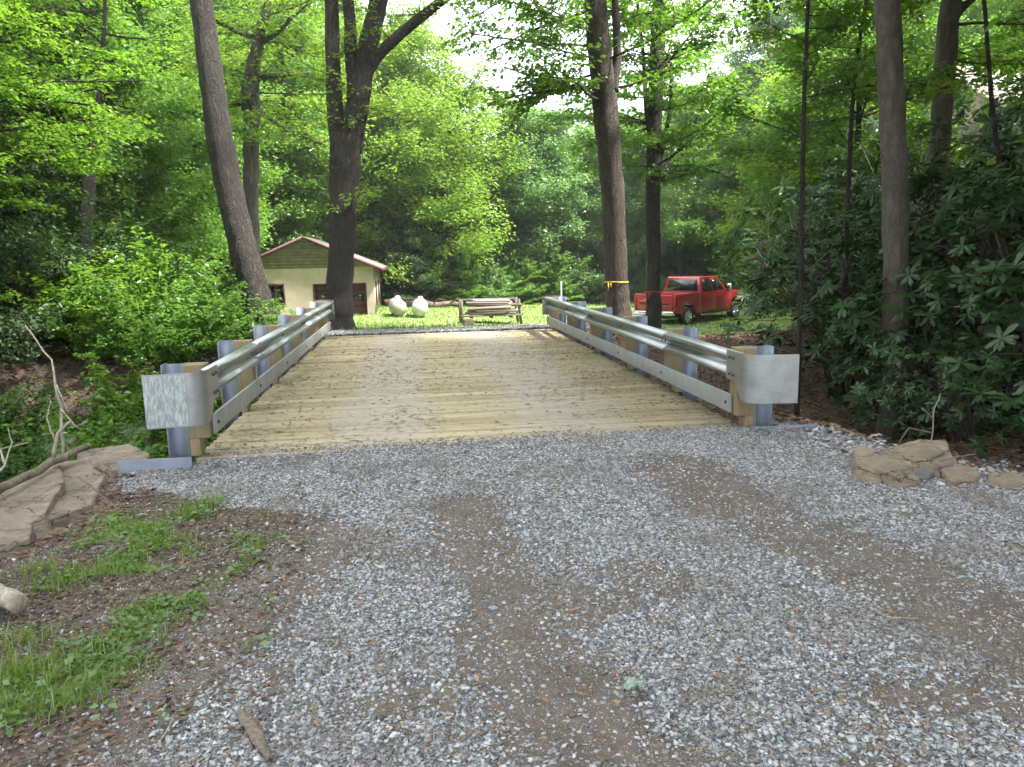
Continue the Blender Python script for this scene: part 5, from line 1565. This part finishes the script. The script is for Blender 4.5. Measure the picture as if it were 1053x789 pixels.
def forest():
    kinds = {}
    def kind(key, leaf, bark, *a, **k):
        w, l, n = tree_meshes(*a, **k)
        kinds[key] = (w.mesh('trunk', BK[bark], True), l.mesh('crown', LM[leaf]))
    kind('a', 'wood', 'dark', 101, 15, 2.0, 4.0, 70, 30, .19, .2)
    kind('b', 'wood', 'grey', 102, 17, 4.0, 4.2, 66, 29, .20, .22)
    kind('lime', 'lime', 'dark', 103, 11.5, 1.2, 4.1, 95, 40, .14, .16)
    kind('pale', 'pale', 'grey', 104, 12, 0.2, 4.4, 115, 40, .17, .16, shape='round', el=(-.4, .7))
    kind('hem', 'hemlock', 'dark', 105, 9, .3, 3.4, 110, 42, .12, .16, shape='cone', el=(-.4, .15), child=.45, droop=.5, jit=.1, flat=.5)
    kind('oak', 'oak', 'dark', 106, 15, 3.0, 4.2, 70, 30, .18, .2)
    kind('tall', 'wood', 'dark', 107, 20, 6.0, 4.4, 70, 28, .21, .25, shape='col')
    kind('pine', 'hemlock', 'brown', 108, 17, 5.5, 2.9, 34, 30, .15, .2, shape='cone', el=(-.15, .15), child=.35, droop=.1, jit=.06, flat=.3)
    def put(key, x, y, s, name, label, group, cat='tree'):
        root = empty(name, (x, y, float(hgt(x, y)) - .1), label, cat, group, rnd.uniform(0, 6.28))
        root.scale = (s * rnd.uniform(.92, 1.08), s * rnd.uniform(.92, 1.08), s)
        w, l = kinds[key]
        link(w, 'trunk', root); link(l, 'crown', root)
        return root
    def pxat(px, Y):
        return P(px, 260, Y)[0]
    # recognisable ones
    put('lime', pxat(436, 47), 47, 1.36, 'leafy_tree', 'glowing yellow-green tree between the forked tree and the gap of sky', None)
    put('lime', pxat(375, 45), 45, 1.25, 'leafy_tree', 'second yellow-green tree, directly behind the forked tree and above the garage', None)
    put('pale', pxat(548, 52), 52, 1.08, 'leafy_tree', 'tallest pale green tree in the middle of the back row, under the gap of sky', None)
    put('pale', pxat(590, 54), 54, .9, 'leafy_tree', 'second pale green rounded tree, between the tallest pale one and the furrowed trunk', None)
    put('pale', pxat(640, 60), 60, 1.08, 'leafy_tree', 'tall pale green tree seen between the furrowed trunk and the slimmer trunk', None)
    put('pale', pxat(505, 56), 56, .86, 'leafy_tree', 'pale green tree low behind the lumber rack, left of the gap of sky', None)
    put('hem', pxat(418, 43.5), 43.5, .74, 'hemlock_tree', 'dull dark conifer behind the propane tanks', None, 'conifer')
    put('hem', pxat(382, 45), 45, .74, 'hemlock_tree', 'grey-green conifer rising over the right end of the garage roof', None, 'conifer')
    put('hem', pxat(452, 46), 46, .72, 'hemlock_tree', 'low dark conifer behind the lumber rack', None, 'conifer')
    put('pine', pxat(777, 38), 38, 1.05, 'pine_tree', 'thin pine with level bare limbs behind the pickup', None, 'conifer')
    g = 'trees lining the back of the lawn'
    lab_b = 'leafy tree in the mixed green row along the back of the lawn'
    for px, Y, s, k in [(600, 55, .80, 'wood'), (650, 53, .95, 'pale'), (700, 50, .92, 'oak'), (735, 56, .9, 'pale'), (770, 53, 1.0, 'a'), (830, 48, 1.1, 'oak'), (490, 60, .72, 'pale'), (400, 52, .95, 'oak'), (345, 50, 1.1, 'a'), (300, 52, 1.15, 'b'), (455, 57, .8, 'oak')]:
        k = {'wood': 'a'}.get(k, k)
        put(k, pxat(px, Y), Y, s, 'leafy_tree', lab_b, g)
    lab_l = 'forest tree crowded into the shaded woods left of the garage'
    for px, Y, s, k in [(235, 42, 1.1, 'b'), (190, 36, 1.0, 'a'), (140, 40, 1.15, 'tall'), (165, 28, .8, 'a'), (95, 34, 1.0, 'oak'), (45, 30, .95, 'a'), (5, 36, 1.1, 'b'), (-45, 28, 1.0, 'tall'), (120, 24, .62, 'oak'), (30, 22, .7, 'a'), (-60, 20, .8, 'b'), (215, 32, .75, 'oak'), (280, 40, .9, 'oak')]:
        put(k, pxat(px, Y), Y, s, 'forest_tree', lab_l, 'woods left of the garage')
    lab_r = 'forest tree in the leafy woods behind the rhododendrons'
    for px, Y, s, k in [(885, 40, 1.1, 'oak'), (930, 36, 1.0, 'a'), (850, 30, .8, 'oak'), (880, 22, .7, 'oak'), (872, 26, .85, 'lime'), (905, 31, .85, 'lime'), (1130, 24, 1.0, 'oak'), (1010, 44, 1.1, 'b'), (1090, 36, 1.1, 'a'), (1190, 18, 1.0, 'a')]:
        put(k, pxat(px, Y), Y, s, 'forest_tree', lab_r, 'woods behind the rhododendrons')
    lab_h = 'tall forest tree on the hillside behind the first row of trees'
    for px, Y, s, k in [(60, 56, 1.2, 'tall'), (130, 60, 1.2, 'b'), (200, 58, 1.2, 'tall'), (265, 62, 1.15, 'a'), (330, 64, 1.15, 'tall'), (385, 66, 1.0, 'b'), (430, 70, .75, 'a'), (640, 68, .85, 'b'), (690, 64, 1.0, 'a'), (750, 66, 1.1, 'b'), (810, 62, 1.15, 'tall'), (870, 58, 1.15, 'b'), (940, 56, 1.2, 'tall'), (1010, 60, 1.2, 'b'), (0, 50, 1.2, 'b'), (1080, 56, 1.2, 'tall'), (545, 70, .62, 'a')]:
        put(k, pxat(px, Y), Y, s, 'forest_tree', lab_h, 'trees on the hillside')
    for x, y, s_, lab_ in ((-8.6, 11.4, .7, 'dark conifer deep in shade under the layered maple sprays'), (-9.8, 9.2, .75, 'dark conifer at the left edge of the picture'), (-7.6, 14.2, .8, 'dark conifer behind the green shrubs, left of the leaning trunk')):
        put('hem', x, y, s_, 'hemlock_tree', lab_, 'dark conifers on the left bank', 'conifer')
    # unseen trees added around the camera to shade the road and darken the foreground
    for x, y, s, k in [(-9.0, 4.5, .9, 'b'), (11.5, 6, 1.0, 'oak'), (9.5, 1.0, 1.0, 'b'), (15, 10, 1.1, 'oak'), (7.5, -5, 1.0, 'tall'), (-5, -8.5, 1.0, 'b'), (12, -6, 1.1, 'oak'), (7.2, 2.6, .95, 'a'), (10.5, -2.2, 1.1, 'oak'), (9.5, 5.0, 1.0, 'tall'), (5.8, -1.2, 1.05, 'tall'), (-12, -6, 1.1, 'b')]:
        put(k, x, y, s, 'shade_tree', 'unseen tree added just outside the picture to shade the driveway', 'unseen trees added to shade the driveway')
    # far mass of woods closing the view
    rng = np.random.default_rng(77); n = 420000
    cx, cy, cz, cr = [], [], [], []
    for i in range(1500):
        a = rng.uniform(-.85, 1.15); d = rng.uniform(76, 125)
        x = d * sin(a) ; y = d * cos(a)
        if y < 20: continue
        gap = 1 - .22 * sst(.20, .10, abs(a - .115))
        hh = (.03 + .97 * rng.random()) * 20 * gap
        cx.append(x); cy.append(y); cz.append(float(hgt(x, y)) + hh); cr.append(rng.uniform(1.6, 3.4))
    cx, cy, cz, cr = map(np.array, (cx, cy, cz, cr))
    i = rng.integers(0, len(cx), n)
    v = rng.normal(0, 1, (n, 3)); v /= np.linalg.norm(v, axis=1)[:, None]
    v *= (rng.random(n) ** .5)[:, None] * cr[i][:, None] * np.array([1, 1, .7])
    pos = np.stack([cx, cy, cz], -1)[i] + v
    dd = rng.normal(0, 1, (n, 3)); dd[:, 2] = dd[:, 2] * .4 - .3
    nr = rng.normal(0, .5, (n, 3)); nr[:, 2] += 1
    V, F = leaf_batch(pos, dd, nr, rng.uniform(.35, .7, n), .7, .1)
    mb = MB(); mb.add(V, F)
    tag(mb.build('far_woods', LM['pale'], None, recalc=False), 'distant wooded hillside closing the view behind the trees', 'woods', kind='stuff')


# ------------------------------------------------------------------ shrubs
def lance_leaves(pos, D, nrm, size, width=.27, droop=.25):
    """long leathery leaves: three bent sections, folded along the midrib"""
    D = D / np.linalg.norm(D, axis=1)[:, None]
    S = np.cross(D, nrm); S /= np.linalg.norm(S, axis=1)[:, None] + 1e-9
    Nn = np.cross(S, D)
    N = len(pos); s = size[:, None]; V = np.empty((N, 10, 3))
    def at(t): return pos + D * s * t - Nn * s * droop * t * t
    V[:, 0] = pos; V[:, 9] = at(1.0)
    k = 1
    for t, w in ((.22, .55), (.55, 1.0), (.82, .66)):
        c = at(t)
        V[:, k] = c + S * s * width * w * .5 + Nn * s * .02; V[:, k + 1] = c - Nn * s * .012; V[:, k + 2] = c - S * s * width * w * .5 + Nn * s * .02
        k += 3
    # 1..3 first row, 4..6 second; the third row shares index 7,8 plus tip
    V[:, 7] = at(.84) + S * s * width * .33; V[:, 8] = at(.84) - S * s * width * .33
    f3 = np.array([[0, 1, 2], [0, 2, 3], [7, 9, 5], [5, 9, 8]]); f4 = np.array([[1, 4, 5, 2], [2, 5, 6, 3]]); f3b = np.array([[4, 7, 5], [5, 8, 6]])
    b = np.arange(N)[:, None, None] * 10
    return V.reshape(-1, 3), (b + np.concatenate([f3, f3b])[None]).reshape(-1, 3), (b + f4[None]).reshape(-1, 4)


def rhodo_meshes(seed, H, R, nwh, ls=1.0):
    rng = np.random.default_rng(seed)
    wood = MB(); pos, D, Nn, S = [], [], [], []
    mains = []
    for i in range(9):
        a = i * 2.4 + rng.normal(0, .3); rr = R * rng.uniform(.25, .75); h = H * rng.uniform(.55, .95)
        pts = np.array([(rng.normal(0, .1), rng.normal(0, .1), -.15), (cos(a) * rr * .35, sin(a) * rr * .35, h * .35), (cos(a) * rr * .7, sin(a) * rr * .7, h * .7), (cos(a) * rr, sin(a) * rr, h)])
        pts[1:3] += rng.normal(0, .08, (2, 3))
        wood.tube(pts, [.028, .022, .015, .008], 6); mains.append(pts)
    A, B, ra, rb = [], [], [], []
    for i in range(nwh):
        u = rng.random(); th = rng.uniform(0, 2 * pi)
        z = H * (0.12 + .88 * u ** .8); prof = R * (0.55 + .5 * sin(pi * min(1, u * .8 + .15)))
        rr = prof * (rng.uniform(.35, 1) ** .5)
        c = np.array([cos(th) * rr, sin(th) * rr, z + rng.normal(0, .1)])
        m = mains[int(rng.integers(9))]; j = m[2] if abs(m[2][2] - z) < abs(m[1][2] - z) else m[1]
        if np.linalg.norm(c - j) < R * .9:
            A.append(j); B.append(c); ra.append(.007); rb.append(.004)
        ax = unit(np.array([cos(th) * .5, sin(th) * .5, .9]) + rng.normal(0, .25, 3))
        e1 = unit(np.cross(ax, (0.3, .9, .1))); e2 = np.cross(ax, e1)
        n = rng.integers(7, 12); s0 = ls * rng.uniform(.13, .245)
        for k in range(n):
            t = k * 2 * pi / n + rng.normal(0, .15); el = rng.uniform(-.35, .45)
            d = (e1 * cos(t) + e2 * sin(t)) * cos(el) + ax * sin(el)
            pos.append(c); D.append(d); Nn.append(ax + rng.normal(0, .15, 3)); S.append(s0 * rng.uniform(.75, 1.1))
    wood.segs(A, B, np.array(ra), np.array(rb))
    V, F3, F4 = lance_leaves(np.array(pos), np.array(D), np.array(Nn), np.array(S))
    mb = MB(); mb.v.append(V); mb.f += [F3.astype(np.int32), F4.astype(np.int32)]; mb.n = len(V)
    return wood.mesh('stem', BK['brown'], True), mb.mesh('foliage', LM['rhodo'])


def shrub_meshes(seed, H, R, nst, per_m, size, leaf, depth=2):
    T = Tree(seed); rng = T.rng
    for i in range(nst):
        a = i * 2.399 + rng.normal(0, .3); e = rng.uniform(.35, 1.35)
        L = (H if e > .8 else R) * rng.uniform(.75, 1.15)
        T.branch((rng.normal(0, .15), rng.normal(0, .15), -.1), (cos(a) * cos(e), sin(a) * cos(e), sin(e)), L, .014, depth, .0, segs=5, wig=.14, flat=.7, child=.5, leaf_from=2)
    lv = T.leaves(per_m, size, width=.6, droop=.15, jit=.03)
    return T.wood_mb().mesh('stem', BK['brown'], True), lv.mesh('foliage', LM[leaf])


def shrubs():
    def put(m, x, y, s, name, label, group, cat, z=None, sz=None):
        root = empty(name, (x, y, float(hgt(x, y)) - .05 if z is None else z), label, cat, group, rnd.uniform(0, 6.28))
        root.scale = (s, s, sz or s)
        link(m[0], 'stem', root); link(m[1], 'foliage', root)
        return root
    rh = [rhodo_meshes(31, 2.2, 1.5, 135), rhodo_meshes(32, 2.6, 1.6, 190, .85), rhodo_meshes(33, 1.6, 1.3, 120, .8)]
    gl = 'rhododendrons on the right bank'
    lab = 'dark glossy rhododendron in the shaded thicket on the right bank'
    near = [(5.65, 7.3, .62, 2, 'low dark rhododendron just behind the tan boulders at the gravel edge'), (6.0, 8.3, .6, 0, 'rhododendron on the leaf-littered bank nearest the curled end of the right guardrail'), (6.6, 6.4, .95, 0, 'large rhododendron at the right edge of the picture above the rubble')]
    for x, y, s, k, l in near:
        put(rh[k], x, y, s, 'rhododendron', l, gl, 'rhododendron')
    for x, y, s, k in [(6.7, 8.9, .95, 0), (7.3, 7.6, 1.15, 1), (8.6, 7.0, 1.35, 1), (7.5, 10.4, 1.2, 1), (8.2, 9.2, 1.4, 0), (9.8, 8.2, 1.55, 1), (7.8, 12.0, .9, 2), (7.4, 12.6, 1.25, 0), (9.0, 11.6, 1.5, 1), (10.8, 10.2, 1.6, 0), (9.0, 14.8, 1.3, 1), (10, 14, 1.55, 0), (12, 12.6, 1.7, 1), (9.2, 14.4, 1.0, 2), (9.4, 17.4, 1.5, 0), (11.8, 16.4, 1.7, 1), (13.8, 14.8, 1.8, 0), (9.8, 17.6, 1.1, 2), (7.7, 5.6, 1.0, 2), (14.5, 11.5, 1.7, 1), (10.4, 6.2, 1.4, 0), (11.2, 20, 1.5, 1), (13.8, 19, 1.7, 0)]:
        put(rh[k], x, y, s, 'rhododendron', lab, gl, 'rhododendron')
    sh = [shrub_meshes(51, 2.0, 1.7, 30, 24, .105, 'shrub'), shrub_meshes(52, 1.6, 1.8, 30, 24, .11, 'shrub'), shrub_meshes(53, 1.2, 1.3, 22, 24, .10, 'shrub'), shrub_meshes(54, 2.2, 1.7, 26, 20, .13, 'maple')]
    lab = 'bright green leafy shrub on the stream bank behind the left guardrail'
    for x, y, s, k in [(-3.7, 9.6, .8, 1), (-3.3, 8.7, .62, 2), (-3.2, 10.5, .72, 2), (-2.95, 12.9, .55, 2), (-4.6, 9.9, .8, 1), (-4.3, 11.2, .8, 0), (-4.0, 12.0, .7, 3), (-4.0, 13.8, .85, 0), (-5.2, 14.4, .8, 3), (-3.9, 15.8, .85, 1), (-5.2, 16.6, .9, 0), (-3.7, 17.8, .75, 2)]:
        put(sh[k], x, y, s, 'leafy_shrub', lab, 'shrubs behind the left guardrail', 'shrub')
    un = [shrub_meshes(61, 2.6, 2.2, 34, 26, .10, 'under'), shrub_meshes(62, 1.7, 2.2, 30, 26, .10, 'under')]
    lab = 'shadowy understory bush on the dark left bank'
    for x, y, s, k in [(-5.9, 9.3, .95, 0), (-5.2, 8.9, .75, 1), (-6.6, 8.6, .8, 0), (-6.6, 10.8, 1.0, 0), (-5.6, 10.9, .9, 1), (-7.8, 10.2, 1.0, 0), (-8.6, 14, 1.2, 0), (-10.6, 13, 1.3, 0), (-6.4, 16.5, 1.1, 0), (-9.4, 17.5, 1.3, 0), (-12.5, 17, 1.5, 0), (-7.5, 20.5, 1.2, 0), (-11, 22, 1.5, 0), (-14.5, 22, 1.6, 0)]:
        put(un[k], x, y, s, 'understory_bush', lab, 'bushes on the dark left bank', 'bush')
    bu = [shrub_meshes(71, 3.2, 2.6, 34, 26, .15, 'wood'), shrub_meshes(72, 2.6, 2.6, 34, 26, .15, 'pale')]
    lab = 'bushy edge growth along the back of the lawn'
    for px, Y, s, k in [(470, 45, .8, 0), (500, 46.5, .9, 1), (560, 49, 1.0, 0), (595, 51, 1.1, 1), (440, 44.5, .7, 0), (528, 48, .8, 0), (385, 47, 1.3, 0), (430, 48.5, 1.2, 0), (470, 50, 1.25, 0), (505, 51, 1.3, 0), (540, 53, 1.2, 1), (575, 54, 1.3, 0), (610, 55, 1.4, 0), (650, 56, 1.4, 1), (448, 52, 1.7, 0), (490, 54, 1.8, 1), (530, 57, 1.8, 0), (590, 58, 1.9, 1), (635, 60, 1.9, 0), (670, 54, 1.5, 0),  (690, 56, 1.2, 1), (725, 52, 1.2, 1), (755, 48, 1.2, 1), (790, 45, 1.3, 0), (340, 52, 1.2, 0), (290, 46, 1.2, 0), (240, 44, 1.3, 0), (825, 40, 1.2, 0), (700, 62, 1.4, 0), (560, 63, 1.2, 0), (500, 63, 1.2, 0)]:
        put(bu[k], P(px, 260, Y)[0], Y, s, 'edge_bush', lab, 'bushes along the back of the lawn', 'bush')
# ------------------------------------------------------------------ light, sky, camera
def world_and_light():
    w = bpy.data.worlds.new('World'); SC.world = w; w.use_nodes = True
    nt = w.node_tree; nt.nodes.clear()
    out = nt.nodes.new('ShaderNodeOutputWorld'); bg = nt.nodes.new('ShaderNodeBackground')
    sky = nt.nodes.new('ShaderNodeTexSky'); sky.sky_type = 'NISHITA'; sky.sun_disc = False
    sky.sun_elevation = SUN_EL; sky.sun_rotation = SUN_ROT
    sky.dust_density = 3.0; sky.air_density = 1.0; sky.ozone_density = 1.0
    # thin bright cloud over the blue
    tc = nt.nodes.new('ShaderNodeTexCoord'); nz = nt.nodes.new('ShaderNodeTexNoise')
    nz.inputs['Scale'].default_value = 2.4; nz.inputs['Detail'].default_value = 6
    nt.links.new(tc.outputs['Generated'], nz.inputs['Vector'])
    mr = nt.nodes.new('ShaderNodeMapRange'); mr.inputs[1].default_value = .35; mr.inputs[2].default_value = .6; mr.inputs[3].default_value = .55; mr.inputs[4].default_value = .95
    nt.links.new(nz.outputs[0], mr.inputs[0])
    mx = nt.nodes.new('ShaderNodeMix'); mx.data_type = 'RGBA'
    nt.links.new(mr.outputs[0], mx.inputs['Factor']); nt.links.new(sky.outputs[0], mx.inputs['A'])
    mx.inputs['B'].default_value = (CLOUD * .96, CLOUD * .99, CLOUD * 1.04, 1)
    nt.links.new(mx.outputs['Result'], bg.inputs[0]); bg.inputs[1].default_value = SKY_STR
    nt.links.new(bg.outputs[0], out.inputs[0])
    l = bpy.data.lights.new('sun', 'SUN'); l.energy = SUN_STR; l.angle = radians(SUN_ANG); l.color = (1.0, .965, .90)
    o = bpy.data.objects.new('sun', l); COL.objects.link(o)
    d = Vector((cos(SUN_EL) * sin(SUN_ROT), cos(SUN_EL) * cos(SUN_ROT), sin(SUN_EL)))   # towards the sun
    o.rotation_euler = d.to_track_quat('Z', 'Y').to_euler(); o.location = (0, 0, 30)


def camera():
    c = bpy.data.cameras.new('camera'); o = bpy.data.objects.new('camera', c); COL.objects.link(o)
    c.sensor_fit = 'HORIZONTAL'; c.sensor_width = 36; c.lens = 36 * FOC / IMG_W; c.clip_start = .05; c.clip_end = 800
    M = Matrix([[*(_r)], [*(-_d)], [*(-_f)]]).transposed().to_4x4()
    M.translation = Vector(CAM); o.matrix_world = M
    SC.camera = o


SUN_EL, SUN_ROT, SUN_STR, SUN_ANG = radians(57), radians(108), 5.0, 5.0
SKY_STR, CLOUD = 0.12, 9.0
EXPO = 2.15
HAZE = 0.0006

import time as _t
_t0 = _t.time()
def lap(s):
    print('LAP', s, round(_t.time() - _t0, 1))
world_and_light(); camera()
build_ground(); lap('ground')
build_gravel(); lap('gravel')
build_grass(); lap('grass')
build_bridge(); build_guardrails(); build_garage(); build_yard(); build_truck(); build_house(); build_rocks(); build_sticks(); lap('built')
plant_mats()
foreground_trees(); lap('fg trees')
forest(); lap('forest')
shrubs(); lap('shrubs')
lm = litter_mat()
deck_dashes()
# fallen leaves: on the banks, and scraps on the deck and gravel
_bank = lambda x, y: np.clip(zones(x, y)[2], 0, 1) * ((x > 3.0) | (x < -1.9))
scatter_litter('leaf_litter', 'brown fallen leaves covering the stream banks under the shrubs', 60000, (2.9, 9.5, 5.0, 19), (.03, .09), lm, _bank, seed=5)
scatter_litter('leaf_litter', 'dark fallen leaves under the shrubs on the left bank', 26000, (-7, -1.8, 4.5, 18), (.03, .08), lm, _bank, seed=6)
_deckz = lambda x, y: np.zeros_like(x) + .003
def _deck_d(x, y):
    n_ = fbm(x * 1.3, y * .9, 61, 4)
    e = np.minimum(x - DECK_X0, DECK_X1 - x)
    return np.clip(.25 + 1.6 * sst(.5, .66, n_) + .35 * sst(1.0, .1, e), 0, 1)
scatter_litter('deck_litter', 'brown leaf scraps and bark crumbs scattered on the bridge deck', 6500, (DECK_X0, DECK_X1, DECK_Y0 + .05, DECK_Y1), (.012, .055), litter_mat('deck_scrap', (.06, .036, .021), (.21, .125, .068)), _deck_d, fn=_deckz, seed=7, tilt=.12)
scatter_litter('road_litter', 'orange-brown wood chips and leaf scraps on the gravel', 2600, (-2.4, 4.8, 1.9, 6.4), (.008, .035), litter_mat('wood_chip', (.09, .05, .028), (.34, .18, .09)), lambda x, y: .25 + sst(.52, .64, fbm(x * 2, y * 2, 71)), zoff=.02, seed=8)
scatter_litter('verge_litter', 'brown leaf scraps and bark bits on the bare soil of the left verge', 9000, (-2.9, -.6, 2.1, 5.8), (.008, .04), lm, lambda x, y: np.clip(1.1 - zones(x, y)[0] - .4 * zones(x, y)[1], 0, 1), seed=9)
# thin bright air over the clearing
hz = MB(); hz.box((-175, -45, -4), (215, 230, 60))
ho = hz.build('haze', None, None); tag(ho, 'thin pale air that softens the far trees', 'haze', kind='stuff')
hm = bpy.data.materials.new('haze'); hm.use_nodes = True; hn = hm.node_tree; hn.nodes.clear()
hout = hn.nodes.new('ShaderNodeOutputMaterial'); hv = hn.nodes.new('ShaderNodeVolumePrincipled')
hv.inputs['Color'].default_value = (.93, .97, 1, 1); hv.inputs['Density'].default_value = HAZE; hv.inputs['Anisotropy'].default_value = .3
hn.links.new(hv.outputs[0], hout.inputs['Volume']); ho.data.materials.append(hm)
lap('litter')
SC.view_settings.view_transform = 'Standard'; SC.view_settings.look = 'None'; SC.view_settings.gamma = 1; SC.view_settings.exposure = EXPO
SC.view_settings.use_curve_mapping = False
SC.render.engine = 'CYCLES'
cy = SC.cycles
cy.max_bounces = 6; cy.diffuse_bounces = 4; cy.glossy_bounces = 2; cy.transmission_bounces = 3; cy.transparent_max_bounces = 4
cy.caustics_reflective = False; cy.caustics_refractive = False; cy.sample_clamp_indirect = 6
cy.use_adaptive_sampling = True; cy.adaptive_threshold = .02
cy.use_denoising = True
try:
    cy.denoiser = 'OPENIMAGEDENOISE'; cy.denoising_input_passes = 'RGB_ALBEDO_NORMAL'
except Exception:
    pass
SC.render.use_persistent_data = False
